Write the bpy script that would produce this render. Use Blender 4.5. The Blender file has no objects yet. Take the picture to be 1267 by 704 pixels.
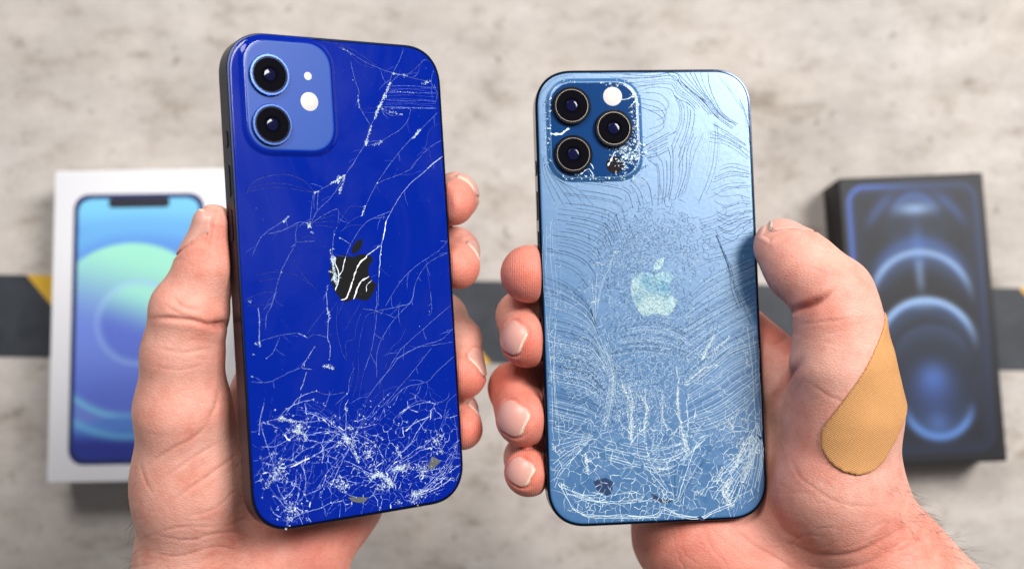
import bpy, bmesh, math, random
import numpy as np
from mathutils import Matrix, Vector
from mathutils.geometry import delaunay_2d_cdt

random.seed(7)
RNG = np.random.default_rng(11)
R = math.radians
MM = 0.001
scene = bpy.context.scene
COL = scene.collection

# ----------------------------------------------------------------------------
# camera, light, exposure
# ----------------------------------------------------------------------------
F_PX, CX, CY = 1400.0, 633.5, 352.0          # focal length in photo pixels, optical centre
FLOOR_D = 600.0                               # mm from the lens to the floor along the axis
PITCH = R(6.0)
H_CAM = FLOOR_D * math.cos(PITCH)             # mm above the floor
M_CAM = Matrix.Translation((0, 0, H_CAM * MM)) @ Matrix.Rotation(PITCH, 4, 'X')
MC = np.array(M_CAM)

cam_data = bpy.data.cameras.new('camera')
cam = bpy.data.objects.new('camera', cam_data)
COL.objects.link(cam)
cam.matrix_world = M_CAM
cam_data.sensor_width = 36.0
cam_data.lens = 36.0 * F_PX / 1267.0
cam_data.clip_start = 0.01
cam_data.clip_end = 50
cam_data.dof.use_dof = True
cam_data.dof.focus_distance = 0.352
cam_data.dof.aperture_fstop = 7.0
scene.camera = cam

world = bpy.data.worlds.new('World')
scene.world = world
world.use_nodes = True
wb = world.node_tree.nodes['Background']
wb.inputs['Color'].default_value = (0.90, 0.94, 1.0, 1)
wb.inputs['Strength'].default_value = 0.15


def area_lamp(name, loc, target, sx, sy, power, color):
    d = bpy.data.lights.new(name, 'AREA')
    d.shape = 'RECTANGLE'
    d.size, d.size_y = sx, sy
    d.energy = power
    d.color = color
    o = bpy.data.objects.new(name, d)
    COL.objects.link(o)
    o.location = loc
    o.rotation_euler = (Vector(target) - Vector(loc)).to_track_quat('-Z', 'Y').to_euler()
    return o


area_lamp('softbox_lamp', (0.72, 0.50, 1.26), (0.03, 0.0, 0.2), 0.40, 0.56, 24.5, (1.0, 0.975, 0.95))
area_lamp('second_softbox_lamp', (-0.28, 0.80, 1.18), (-0.02, 0.0, 0.2), 0.42, 0.36, 10.0, (1.0, 0.975, 0.95))

scene.render.engine = 'CYCLES'
scene.cycles.use_denoising = True
scene.cycles.max_bounces = 8
scene.view_settings.view_transform = 'Standard'
scene.view_settings.look = 'None'
scene.view_settings.exposure = 0.0
scene.view_settings.gamma = 1.0
scene.view_settings.use_curve_mapping = False


# ----------------------------------------------------------------------------
# small helpers
# ----------------------------------------------------------------------------
def cam_pt(px, py, d):
    """camera-frame point (mm) at depth d seen at photo pixel px, py"""
    return np.array([(px - CX) * d / F_PX, (CY - py) * d / F_PX, -d])


def to_world(p):
    p = np.atleast_2d(np.asarray(p, float)) * MM
    return p @ MC[:3, :3].T + MC[:3, 3]


def floor_pt(px, py, z):
    """world point (m) on the horizontal plane z (mm) seen at photo pixel px, py"""
    d = MC[:3, :3] @ np.array([(px - CX) / F_PX, (CY - py) / F_PX, -1.0])
    o = MC[:3, 3]
    t = (z * MM - o[2]) / d[2]
    return o + t * d


def rotvec(r):
    t = np.linalg.norm(r) + 1e-12
    k = np.array(r) / t
    K = np.array([[0, -k[2], k[1]], [k[2], 0, -k[0]], [-k[1], k[0], 0]])
    return np.eye(3) + np.sin(t) * K + (1 - np.cos(t)) * K @ K


def link(name, me, mat, parent=None, smooth=False):
    o = bpy.data.objects.new(name, me)
    COL.objects.link(o)
    if mat is not None:
        me.materials.append(mat)
    if parent is not None:
        o.parent = parent
    if smooth:
        me.polygons.foreach_set('use_smooth', np.ones(len(me.polygons), bool))
    return o


def mesh(name, verts, faces):
    me = bpy.data.meshes.new(name)
    me.from_pydata([tuple(v) for v in verts], [], faces)
    me.update()
    return me


def big_mesh(name, verts, quads):
    """fast mesh from numpy arrays, faces all with the same corner count"""
    me = bpy.data.meshes.new(name)
    n = quads.shape[1]
    me.vertices.add(len(verts))
    me.vertices.foreach_set('co', np.ascontiguousarray(verts, np.float32).ravel())
    me.loops.add(quads.size)
    me.loops.foreach_set('vertex_index', np.ascontiguousarray(quads, np.int32).ravel())
    me.polygons.add(len(quads))
    me.polygons.foreach_set('loop_start', np.arange(0, quads.size, n, dtype=np.int32))
    me.polygons.foreach_set('loop_total', np.full(len(quads), n, np.int32))
    me.update(calc_edges=True)
    me.validate()
    return me


def thing(name, label, cat, matrix=None, group=None):
    o = bpy.data.objects.new(name, None)
    o.empty_display_size = 0.01
    COL.objects.link(o)
    if matrix is not None:
        o.matrix_world = matrix
    o['label'] = label
    o['category'] = cat
    if group:
        o['group'] = group
    return o


def tag(o, label, cat, group=None):
    o['label'] = label
    o['category'] = cat
    if group:
        o['group'] = group


class NT:
    """tiny node-tree writer"""
    def __init__(self, name):
        self.m = bpy.data.materials.new(name)
        self.m.use_nodes = True
        self.t = self.m.node_tree
        self.b = self.t.nodes['Principled BSDF']

    def n(self, kind, **kw):
        nd = self.t.nodes.new(kind)
        for k, v in kw.items():
            if k in nd.inputs.keys() and not hasattr(type(nd), k):
                self.set(nd, k, v)
            else:
                setattr(nd, k, v)
        return nd

    def set(self, nd, k, v):
        s = nd.inputs[k]
        if isinstance(v, bpy.types.NodeSocket):
            self.t.links.new(v, s)
        else:
            s.default_value = v

    def p(self, **kw):
        for k, v in kw.items():
            self.set(self.b, k.replace('_', ' '), v)

    def coords(self, scale=(1, 1, 1), kind='Object'):
        tc = self.n('ShaderNodeTexCoord')
        mp = self.n('ShaderNodeMapping')
        self.set(mp, 'Vector', tc.outputs[kind])
        mp.inputs['Scale'].default_value = scale
        return mp.outputs['Vector']

    def noise(self, vec, scale, detail=4, rough=0.55, dist=0.0):
        nd = self.n('ShaderNodeTexNoise')
        self.set(nd, 'Vector', vec)
        nd.inputs['Scale'].default_value = scale
        nd.inputs['Detail'].default_value = detail
        nd.inputs['Roughness'].default_value = rough
        nd.inputs['Distortion'].default_value = dist
        return nd.outputs['Fac']

    def ramp(self, fac, stops):
        nd = self.n('ShaderNodeValToRGB')
        self.set(nd, 'Fac', fac)
        e = nd.color_ramp.elements
        while len(e) < len(stops):
            e.new(0.5)
        for el, (pos, c) in zip(e, stops):
            el.position = pos
            el.color = (*c, 1) if len(c) == 3 else c
        return nd.outputs['Color']

    def mix(self, fac, a, b, blend='MIX'):
        nd = self.n('ShaderNodeMix', data_type='RGBA', blend_type=blend)
        for i, v in ((0, fac), (6, a), (7, b)):
            if isinstance(v, bpy.types.NodeSocket):
                self.t.links.new(v, nd.inputs[i])
            else:
                nd.inputs[i].default_value = v if i == 0 or len(v) == 4 else (*v, 1)
        return nd.outputs[2]

    def math(self, op, a, b=0.0):
        nd = self.n('ShaderNodeMath', operation=op)
        for i, v in ((0, a), (1, b)):
            if isinstance(v, bpy.types.NodeSocket):
                self.t.links.new(v, nd.inputs[i])
            else:
                nd.inputs[i].default_value = v
        return nd.outputs[0]

    def bump(self, height, strength=0.3, dist=0.001, normal=None):
        nd = self.n('ShaderNodeBump')
        self.set(nd, 'Height', height)
        nd.inputs['Strength'].default_value = strength
        nd.inputs['Distance'].default_value = dist
        if normal is not None:
            self.set(nd, 'Normal', normal)
        return nd.outputs['Normal']

    def attr(self, name):
        nd = self.n('ShaderNodeAttribute', attribute_name=name)
        return nd


def simple(name, color, rough=0.5, metal=0.0, spec=0.35, coat=0.0, noise=0.0, nscale=400):
    w = NT(name)
    w.p(Base_Color=(*color, 1), Roughness=rough, Metallic=metal)
    w.b.inputs['Specular IOR Level'].default_value = spec
    w.b.inputs['Coat Weight'].default_value = coat
    if noise:
        v = w.coords()
        f = w.noise(v, nscale, 4)
        w.p(Base_Color=w.mix(w.math('MULTIPLY', f, noise), (*color, 1), tuple(c * 0.5 for c in color) + (1,)))
    return w.m


def rounded_rect(w, h, r, n=10, exp=2.3):
    """outline of a rounded rectangle, anticlockwise, centred on 0"""
    pts = []
    for cx, cy, a0 in ((w / 2 - r, h / 2 - r, 0), (-w / 2 + r, h / 2 - r, 90), (-w / 2 + r, -h / 2 + r, 180), (w / 2 - r, -h / 2 + r, 270)):
        for i in range(n + 1):
            a = R(a0 + 90 * i / n)
            c, s = math.cos(a), math.sin(a)
            pts.append((cx + r * math.copysign(abs(c) ** (2 / exp), c), cy + r * math.copysign(abs(s) ** (2 / exp), s)))
    return pts


def rr_loft(w, h, r, levels, n=10, close_top=True, close_bottom=True, cx=0, cy=0, exp=2.3):
    """loft of rounded rectangles; levels = [(inset, z)], mm in, metres out"""
    V, Fc = [], []
    m = 4 * (n + 1)
    for ins, z in levels:
        for x, y in rounded_rect(w - 2 * ins, h - 2 * ins, max(r - ins, 0.05), n, exp):
            V.append(((x + cx) * MM, (y + cy) * MM, z * MM))
    L = len(levels)
    for k in range(L - 1):
        for i in range(m):
            j = (i + 1) % m
            Fc.append((k * m + i, k * m + j, (k + 1) * m + j, (k + 1) * m + i))
    if close_bottom:
        Fc.append(tuple(range(m - 1, -1, -1)))
    if close_top:
        Fc.append(tuple((L - 1) * m + i for i in range(m)))
    return V, Fc


def lathe(profile, n=40, cx=0, cy=0, cap0=True, cap1=True):
    """profile = [(r, z)] mm"""
    V, Fc = [], []
    for r, z in profile:
        for i in range(n):
            a = 2 * math.pi * i / n
            V.append(((cx + r * math.cos(a)) * MM, (cy + r * math.sin(a)) * MM, z * MM))
    for k in range(len(profile) - 1):
        for i in range(n):
            j = (i + 1) % n
            Fc.append((k * n + i, k * n + j, (k + 1) * n + j, (k + 1) * n + i))
    if cap0:
        Fc.append(tuple(range(n - 1, -1, -1)))
    if cap1:
        Fc.append(tuple((len(profile) - 1) * n + i for i in range(n)))
    return V, Fc


def add_bevel(o, w, seg=2, ang=40):
    b = o.modifiers.new('bevel', 'BEVEL')
    b.width = w
    b.segments = seg
    b.limit_method = 'ANGLE'
    b.angle_limit = R(ang)
    return o


def smooth_by_angle(o, ang=35):
    me = o.data
    bm = bmesh.new()
    bm.from_mesh(me)
    for f in bm.faces:
        f.smooth = True
    for e in bm.edges:
        if len(e.link_faces) == 2 and e.calc_face_angle(0) > R(ang):
            e.smooth = False
    bm.to_mesh(me)
    bm.free()
    return o


def srgb(r, g, b):
    f = lambda c: (c / 255 / 12.92) if c / 255 <= 0.04045 else ((c / 255 + 0.055) / 1.055) ** 2.4
    return (f(r), f(g), f(b))


# ----------------------------------------------------------------------------
# the setting: concrete floor
# ----------------------------------------------------------------------------
def concrete():
    w = NT('concrete')
    v = w.coords()
    big = w.noise(w.coords((1, 1.7, 1)), 7, 5, 0.6, 0.3)
    mid = w.noise(w.coords((1, 1.7, 1)), 30, 7, 0.70, 0.12)
    cool = w.noise(w.coords((1, 1.25, 1)), 13, 4, 0.55)
    pits = w.noise(v, 95, 5, 0.7)
    blot = w.noise(w.coords((1, 1.3, 1)), 17, 5, 0.6, 0.5)
    fine = w.noise(v, 420, 4, 0.7)
    base = w.ramp(big, [(0.30, (0.44, 0.405, 0.375)), (0.5, (0.51, 0.474, 0.443)), (0.72, (0.56, 0.527, 0.50))])
    stain = w.ramp(mid, [(0.32, (0.66, 0.62, 0.58)), (0.45, (0.92, 0.91, 0.90)), (0.64, (1.08, 1.08, 1.08))])
    c = w.mix(1.0, base, stain, 'MULTIPLY')
    speck = w.ramp(fine, [(0.25, (0.55, 0.53, 0.5)), (0.42, (1, 1, 1)), (0.7, (1.08, 1.08, 1.08))])
    c = w.mix(0.8, c, speck, 'MULTIPLY')
    c = w.mix(1.0, c, w.ramp(blot, [(0.27, (0.56, 0.50, 0.43)), (0.38, (0.96, 0.95, 0.935)), (0.6, (1, 1, 1))]), 'MULTIPLY')
    c = w.mix(1.0, c, w.ramp(cool, [(0.34, (0.90, 0.905, 0.91)), (0.55, (1.03, 1.02, 1.01)), (0.75, (1.10, 1.085, 1.07))]), 'MULTIPLY')
    c = w.mix(0.85, c, w.ramp(pits, [(0.30, (0.42, 0.38, 0.34)), (0.40, (1, 1, 1)), (0.66, (1.0, 1.0, 1.0)), (0.78, (1.12, 1.12, 1.12))]), 'MULTIPLY')
    w.p(Base_Color=c, Roughness=0.85)
    w.p(Normal=w.bump(w.math('ADD', mid, w.math('MULTIPLY', fine, 0.5)), 0.35, 0.002))
    return w.m


floor_me = mesh('floor', [(-30, -30, 0), (30, -30, 0), (30, 30, 0), (-30, 30, 0)], [(0, 1, 2, 3)])
floor = link('floor', floor_me, concrete())
floor['kind'] = 'structure'


# hazard tape: black band with slanting yellow bands, stuck to the floor
def tape_mat(name, col, var):
    w = NT(name)
    v = w.coords()
    f = w.noise(v, 60, 6, 0.65, 0.5)
    g = w.noise(v, 500, 3, 0.6)
    c = w.ramp(f, [(0.3, col), (0.75, var)])
    w.p(Base_Color=c, Roughness=0.6, Normal=w.bump(g, 0.25, 0.0006))
    return w.m


t0, t1 = floor_pt(-150, 338, 0), floor_pt(1420, 359, 0)
b0, b1 = floor_pt(-150, 439, 0), floor_pt(1420, 457, 0)
tape_o = (t0 + b0) / 2
tape_dir = (t1 - t0) / np.linalg.norm(t1 - t0)
tape_len = np.linalg.norm(t1 - t0)
tape_w = np.linalg.norm(t0 - b0)
ang = math.atan2(tape_dir[1], tape_dir[0])
tape = thing('floor_marking_tape', 'dark grey floor tape with slanting yellow bands running across the concrete', 'tape',
             Matrix.Translation(tape_o) @ Matrix.Rotation(ang, 4, 'Z'))
black_tape = tape_mat('black_tape', (0.013, 0.017, 0.025), (0.036, 0.042, 0.054))
yellow_tape = tape_mat('yellow_tape', (0.62, 0.36, 0.015), (0.80, 0.47, 0.03))


def tape_piece(name, a0, a1, mat):
    """slanting piece: a0, a1 = start and end along the top edge (m); the bottom edge is shifted by the slant"""
    sh = tape_w * 0.88
    h = 0.0006
    q = [(a0 + sh, -tape_w / 2), (a1 + sh, -tape_w / 2), (a1, tape_w / 2), (a0, tape_w / 2)]
    q = [(max(0, min(tape_len, x)), y) for x, y in q]
    V = [(x, y, 0.0002) for x, y in q] + [(x, y, h) for x, y in q]
    Fc = [(4, 5, 6, 7), (0, 1, 5, 4), (1, 2, 6, 5), (2, 3, 7, 6), (3, 0, 4, 7)]
    return link(name, mesh(name, V, Fc), mat, tape)


px2m = tape_len / 1570.0
e = [(-600, 30), (30, 108), (108, 490), (490, 517), (517, 1257), (1257, 1335), (1335, 1900)]
for i, (x0, x1) in enumerate(e):
    tape_piece('yellow_band' if i % 2 else 'black_band', (x0 + 150) * px2m, (x1 + 150) * px2m, yellow_tape if i % 2 else black_tape)


# ----------------------------------------------------------------------------
# boxes lying on the floor
# ----------------------------------------------------------------------------
def print_mat(name, rough=0.45):
    w = NT(name)
    a = w.attr('print')
    w.p(Base_Color=a.outputs['Color'], Roughness=rough)
    w.b.inputs['Specular IOR Level'].default_value = 0.22
    return w.m


def printed_sheet(name, W, H, fn, mat, parent, z, r=0.0, nx=90, ny=180, th=0.05):
    """flat print: grid with colour attribute from fn(u, v) -> rgb sRGB 0-255; u, v in 0..1 from top left"""
    xs = np.linspace(-W / 2, W / 2, nx)
    ys = np.linspace(-H / 2, H / 2, ny)
    X, Y = np.meshgrid(xs, ys)
    # squash the grid into a rounded outline
    if r > 0:
        for sx in (-1, 1):
            pass
        ax, ay = np.abs(X), np.abs(Y)
        dx = np.clip(ay - (H / 2 - r), 0, r)
        lim = W / 2 - r + np.sqrt(np.clip(r * r - dx * dx, 0, None))
        X = X * lim / (W / 2)
    V = np.stack([X.ravel(), Y.ravel(), np.full(X.size, z)], 1) * MM
    idx = np.arange(nx * ny).reshape(ny, nx)
    Q = np.stack([idx[:-1, :-1].ravel(), idx[:-1, 1:].ravel(), idx[1:, 1:].ravel(), idx[1:, :-1].ravel()], 1)
    me = big_mesh(name, V, Q)
    u, v = X / W + 0.5, 0.5 - Y / H
    c = np.clip(fn(u.ravel(), v.ravel()), 0, 255) / 255
    lin = np.where(c <= 0.04045, c / 12.92, ((c + 0.055) / 1.055) ** 2.4)
    at = me.color_attributes.new('print', 'FLOAT_COLOR', 'POINT')
    at.data.foreach_set('color', np.concatenate([lin, np.ones((len(lin), 1))], 1).astype(np.float32).ravel())
    return link(name, me, mat, parent)


def sstep(a, b, x):
    t = np.clip((x - a) / (b - a), 0, 1)
    return t * t * (3 - 2 * t)


def lerp(a, b, t):
    return a + (b - a) * np.asarray(t)[..., None]


BOX_H = 29.0


def box_thing(name, label, tl, tr, bl, lid_mat, base_mat):
    TL, TR, BL = (floor_pt(*q, BOX_H) for q in (tl, tr, bl))
    ax = TR - TL
    ay = TL - BL
    W, Hh = np.linalg.norm(ax) / MM, np.linalg.norm(ay) / MM
    ay_n = ay / np.linalg.norm(ay)
    ax_n = np.array([ay_n[1], -ay_n[0], 0])
    c = BL + ay_n * Hh * MM / 2 + ax_n * W * MM / 2
    M = Matrix(((ax_n[0], ay_n[0], 0, c[0]), (ax_n[1], ay_n[1], 0, c[1]), (0, 0, 1, 0), (0, 0, 0, 1)))
    t = thing(name, label, 'box', M, 'phone boxes lying on the floor')
    V, Fc = rr_loft(W, Hh, 1.2, [(0, 1.2), (0, BOX_H - 0.6), (0.2, BOX_H - 0.15), (0.6, BOX_H)], n=3)
    smooth_by_angle(link('lid', mesh('lid', V, Fc), lid_mat, t), 30)
    V, Fc = rr_loft(W - 0.8, Hh - 0.8, 1.0, [(0.3, 0.02), (0, 0.3), (0, 1.3)], n=3)
    link('tray', mesh('tray', V, Fc), base_mat, t)
    return t, W, Hh


white_card = simple('white_card', (0.80, 0.80, 0.83), 0.45, noise=0.06, nscale=300)
black_card = simple('black_card', (0.010, 0.010, 0.012), 0.5, spec=0.18, noise=0.1, nscale=300)
print_paper = print_mat('printed_card')

wbox, wW, wH = box_thing('phone_box', 'white cardboard box with a printed blue and green picture of a phone',
                         (68, 212), (280, 209.5), (58, 597), white_card, white_card)


def wallpaper_blue(u, v):
    x = u * 76.0
    y = v * 164.0
    top = lerp(np.array([110, 200, 245.]), np.array([84, 150, 236.]), sstep(4, 30, y))
    c = lerp(top, np.array([100, 130, 226.]), sstep(20, 70, y))
    # ring above the big disc
    c = lerp(c, np.array([96, 176, 240.]), np.exp(-((np.hypot(x - 40, y - 95) - 78) / 6) ** 2) * 0.8)
    # big disc, mint at the top, periwinkle below
    d1 = np.hypot(x - 34, y - 84)
    m1 = sstep(56.5, 54.5, d1)
    g = lerp(np.array([150, 232, 205.]), np.array([104, 132, 232.]), sstep(34, 92, y - 0.3 * (x - 30)))
    g = lerp(g, np.array([86, 110, 222.]), sstep(90, 130, y))
    g = lerp(g, np.array([110, 200, 240.]), sstep(49, 55, d1) * sstep(100, 130, y) * 0.9)
    c = c * (1 - m1[:, None]) + g * m1[:, None]
    # inner disc
    d2 = np.hypot(x - 39, y - 79)
    m2 = sstep(28.5, 26.0, d2)
    g2 = lerp(np.array([150, 232, 214.]), np.array([88, 112, 220.]), sstep(0.1, 0.9, (y - 54 - 0.35 * (x - 39)) / 40))
    g2 = lerp(g2, np.array([150, 190, 245.]), sstep(21, 27, d2) * 0.6)
    c = c * (1 - m2[:, None]) + g2 * m2[:, None]
    # lower bands
    m3 = sstep(138, 143, y + 0.006 * (x - 36) ** 2 * -1 + 3)
    lo = lerp(np.array([74, 128, 222.]), np.array([38, 46, 150.]), sstep(143, 156, y))
    c = c * (1 - m3[:, None] * 0.9) + lo * m3[:, None] * 0.9
    c = lerp(c, np.array([96, 190, 240.]), np.exp(-((np.hypot(x - 34, y - 84) - 66) / 2.6) ** 2) * sstep(120, 135, y) * 0.7)
    c = c * 0.84 + c.mean(1, keepdims=True) * 0.16
    return c


# picture on the white box: a phone seen from the front
iW, iH = wW * 0.758, wH * 0.868
V, Fc = rr_loft(iW, iH, 8.5, [(0, BOX_H + 0.02), (0, BOX_H + 0.10), (0.4, BOX_H + 0.16)], n=8)
pb = link('printed_phone', mesh('printed_phone', V, Fc), simple('printed_navy', srgb(38, 50, 104), 0.4), wbox)
pb.location = (-0.4 * MM, -2.0 * MM, 0)
printed_sheet('printed_screen', iW - 5.0, iH - 5.0, wallpaper_blue, print_paper, pb, BOX_H + 0.24, r=6.5)
V, Fc = rr_loft(31, 5.2, 2.2, [(0, BOX_H + 0.26), (0.1, BOX_H + 0.34)], n=5, cy=iH / 2 - 4.6)
link('printed_notch', mesh('printed_notch', V, Fc), simple('printed_black', (0.02, 0.022, 0.035), 0.4), pb)

bbox, bW, bH = box_thing('phone_box', 'black cardboard box with glowing blue printed rings',
                         (1037, 221), (1216, 217), (1063, 578), black_card, black_card)


def wallpaper_dark(u, v):
    x = (u - 0.5) * 86
    y = v * 164.0
    c = np.tile(np.array([25, 26, 31.]), (len(x), 1))
    blue = np.array([76, 116, 186.])
    pale = np.array([150, 184, 228.])

    def add(col, m):
        nonlocal c
        c = lerp(c, col, np.clip(m, 0, 1))
    # rounded outline of the phone
    hw, hh, r = 38, 77, 9
    qx, qy = np.abs(x) - (hw - r), np.abs(y - 82) - (hh - r)
    sd = np.hypot(np.maximum(qx, 0), np.maximum(qy, 0)) + np.minimum(np.maximum(qx, qy), 0) - r
    add(np.array([66, 104, 186.]), np.exp(-(sd / 1.5) ** 2) * (0.95 * sstep(10, -36, x) + 0.42) * sstep(150, 40, y))
    add(np.array([38, 46, 78.]), np.exp(-(np.maximum(-sd, 0) / 8) ** 2) * (sd < 0) * 0.5)

    def ball(cx, cy, rad, up, strength, col=blue):
        d = np.hypot(x - cx, y - cy)
        lo = sstep(-0.2, 0.9, up * (cy - y) / rad)
        add(col, strength * lo * sstep(rad + 1.5, rad - 1.0, d) * sstep(rad * 0.25, rad, d))
        add(col, strength * 0.25 * np.exp(-(np.maximum(d - rad, 0) / 8) ** 2))

    def ring(cx, cy, rad, wd, up, strength, col=pale):
        d = np.hypot(x - cx, y - cy)
        lo = sstep(-0.15, 0.75, up * (cy - y) / rad)
        add(col, strength * lo * np.exp(-((d - rad) / wd) ** 2))
        add(blue, strength * 0.35 * lo * np.exp(-((d - rad + 3) / (wd * 3.2)) ** 2) * (d < rad))
    ball(1, 24, 15, 1, 0.55, np.array([66, 108, 184.]))
    add(pale, 0.75 * np.exp(-((x - 1) / 11) ** 2 - ((y - 18.5) / 3.6) ** 2))
    add(blue, 0.4 * np.exp(-((x - 1) / 4) ** 2 - ((y - 40) / 14) ** 2))
    ring(1, 66, 28, 4.4, 1, 0.5, np.array([66, 104, 180.]))
    for s in (-1, 1):
        add(np.array([70, 110, 196.]), 0.42 * np.exp(-((np.hypot(x - 1, y - 38) - 30) / 3.0) ** 2) * sstep(8, 20, s * (x - 1)) * sstep(34, 20, y))
    ring(1, 74, 30, 2.1, 1, 0.8)
    add(pale, 0.45 * np.exp(-((x - 1) / 2.4) ** 2) * sstep(45, 52, y) * sstep(72, 60, y))
    ring(2, 101, 29, 2.2, 1, 0.95)
    add(pale, 0.35 * np.exp(-((x - 2) / 10) ** 2 - ((y - 74) / 3) ** 2))
    ball(4, 110, 24, 1, 0.25)
    add(blue, 0.8 * np.exp(-(np.hypot(x - 4, y - 117) / 9) ** 2))
    add(np.array([50, 76, 146.]), 0.55 * np.exp(-(np.hypot(x - 4, y - 126) / 17) ** 2))
    ring(6, 130, 20, 2.5, -1, 0.8, np.array([94, 142, 216.]))
    add(blue, 0.5 * np.exp(-(np.hypot(x - 5, y - 142) / 7) ** 2))
    return c


ps = printed_sheet('printed_picture', bW * 0.985, bH * 0.985, wallpaper_dark, print_paper, bbox, BOX_H + 0.08, nx=100, ny=190)

# ----------------------------------------------------------------------------
# phones
# ----------------------------------------------------------------------------
PW, PH, PT, PR = 71.5, 146.7, 7.4, 12.6


class Pose:
    def __init__(self, rv, t):
        self.R = rotvec(rv)
        self.t = np.array(t)
        M = np.eye(4)
        M[:3, :3] = self.R
        M[:3, 3] = self.t * MM
        self.M = M_CAM @ Matrix(M.tolist())

    def loc(self, px, py, h=0.0):
        """phone-plane coordinates (mm) of a point at height h above the back glass"""
        d = np.array([(px - CX) / F_PX, (CY - py) / F_PX, -1.0])
        n = self.R[:, 2]
        o = self.t + n * h
        s = (n @ o) / (n @ d)
        q = self.R.T @ (d * s - self.t)
        return q[:2]

    def locs(self, pts, h=0.0):
        return np.array([self.loc(*p, h) for p in pts])


POSE_L = Pose([-0.02901871, 0.58232754, 0.05554124], [-49.30274565, 2.25909328, -347.63416218])
POSE_R = Pose([-0.05581131, 0.09008816, 0.02828934], [44.98803956, -3.05657455, -366.11011155])


def glass_mat(name, col, rough, coat, spec=0.5, tint=(1, 1, 1), relief=0.0, coat_rough=0.03, ior=1.5, metal=0.0, smudge=0.0):
    w = NT(name)
    w.b.inputs['IOR'].default_value = ior
    w.b.inputs['Metallic'].default_value = metal
    v = w.coords()
    f = w.noise(v, 90, 5)
    w.p(Base_Color=w.mix(w.math('MULTIPLY', f, 0.35), (*col, 1), tuple(c * 0.8 for c in col) + (1,)))
    sm = w.noise(v, 700, 4, 0.65)
    w.p(Roughness=w.math('ADD', w.math('MULTIPLY', sm, 0.05), rough))
    w.b.inputs['Specular IOR Level'].default_value = spec
    w.b.inputs['Specular Tint'].default_value = (*tint, 1)
    w.b.inputs['Coat Weight'].default_value = coat
    w.b.inputs['Coat Roughness'].default_value = coat_rough
    if smudge:
        sm2 = w.ramp(w.noise(w.coords((1, .55, 1)), 38, 5, 0.6, 0.8), [(0.42, (0, 0, 0)), (0.75, (1, 1, 1))])
        w.p(Coat_Weight=w.math('MULTIPLY', sm2, smudge))
        w.b.inputs['Coat Roughness'].default_value = 0.42
    if relief:
        # a glass sheet full of fine cracks is never quite flat: fine waviness of its surface
        nn = w.noise(v, 130, 3, 0.5, 0.6)
        n2 = w.noise(v, 620, 3, 0.5, 0.3)
        hgt = w.math('ADD', n2, w.math('MULTIPLY', nn, 1.6))
        w.p(Normal=w.bump(hgt, relief, 0.0006))
    return w.m


def tint_mat(name, rough=0.8, spec=0.08):
    w = NT(name)
    w.p(Base_Color=w.attr('tint').outputs['Color'], Roughness=rough)
    w.b.inputs['Specular IOR Level'].default_value = spec
    return w.m


APPLE_BODY = ("12.152 6.896 c -.948 0 -2.415 -1.078 -3.96 -1.04 -2.04 .027 -3.91 1.183 -4.961 3.014 -2.117 3.675 -.546 9.103 1.519 12.09 "
              "1.013 1.454 2.208 3.09 3.792 3.039 1.52 -.065 2.09 -.987 3.935 -.987 1.831 0 2.35 .987 3.96 .948 1.637 -.026 2.676 -1.48 3.676 -2.948 "
              "1.156 -1.688 1.636 -3.325 1.662 -3.415 -.039 -.013 -3.182 -1.221 -3.22 -4.857 -.026 -3.04 2.48 -4.494 2.597 -4.559 "
              "-1.429 -2.09 -3.623 -2.324 -4.39 -2.376 -2 -.156 -3.675 1.09 -4.61 1.09")
APPLE_LEAF = ("15.53 3.83 c .843 -1.012 1.4 -2.427 1.245 -3.83 -1.207 .052 -2.662 .805 -3.532 1.818 -.78 .896 -1.454 2.338 -1.273 3.714 "
              "1.338 .104 2.715 -.688 3.559 -1.701")


def bez_outline(s, n=10):
    a, b = s.split(' c ')
    p = np.array([float(x) for x in a.split()])
    v = [float(x) for x in b.split()]
    pts = [p]
    for i in range(0, len(v) - 5, 6):
        c1, c2, e_ = p + v[i:i + 2], p + v[i + 2:i + 4], p + v[i + 4:i + 6]
        for k in range(1, n + 1):
            t = k / n
            pts.append((1 - t) ** 3 * p + 3 * (1 - t) ** 2 * t * c1 + 3 * (1 - t) * t * t * c2 + t ** 3 * e_)
        p = e_
    pts = np.array(pts)
    if np.linalg.norm(pts[0] - pts[-1]) < 0.1:
        pts = pts[:-1]
    return pts


def prism_mesh(name, loops, z0, z1):
    """one or more outlines (mm) extruded from z0 to z1"""
    bm = bmesh.new()
    for lp in loops:
        area = sum(lp[i][0] * lp[(i + 1) % len(lp)][1] - lp[(i + 1) % len(lp)][0] * lp[i][1] for i in range(len(lp)))
        if area < 0:
            lp = lp[::-1]
        lo = [bm.verts.new((x * MM, y * MM, z0 * MM)) for x, y in lp]
        hi = [bm.verts.new((x * MM, y * MM, z1 * MM)) for x, y in lp]
        bm.faces.new(hi)
        bm.faces.new(lo[::-1])
        for i in range(len(lp)):
            j = (i + 1) % len(lp)
            bm.faces.new((lo[i], lo[j], hi[j], hi[i]))
    bmesh.ops.triangulate(bm, faces=[f for f in bm.faces if len(f.verts) > 4])
    me = bpy.data.meshes.new(name)
    bm.to_mesh(me)
    bm.free()
    return me


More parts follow.
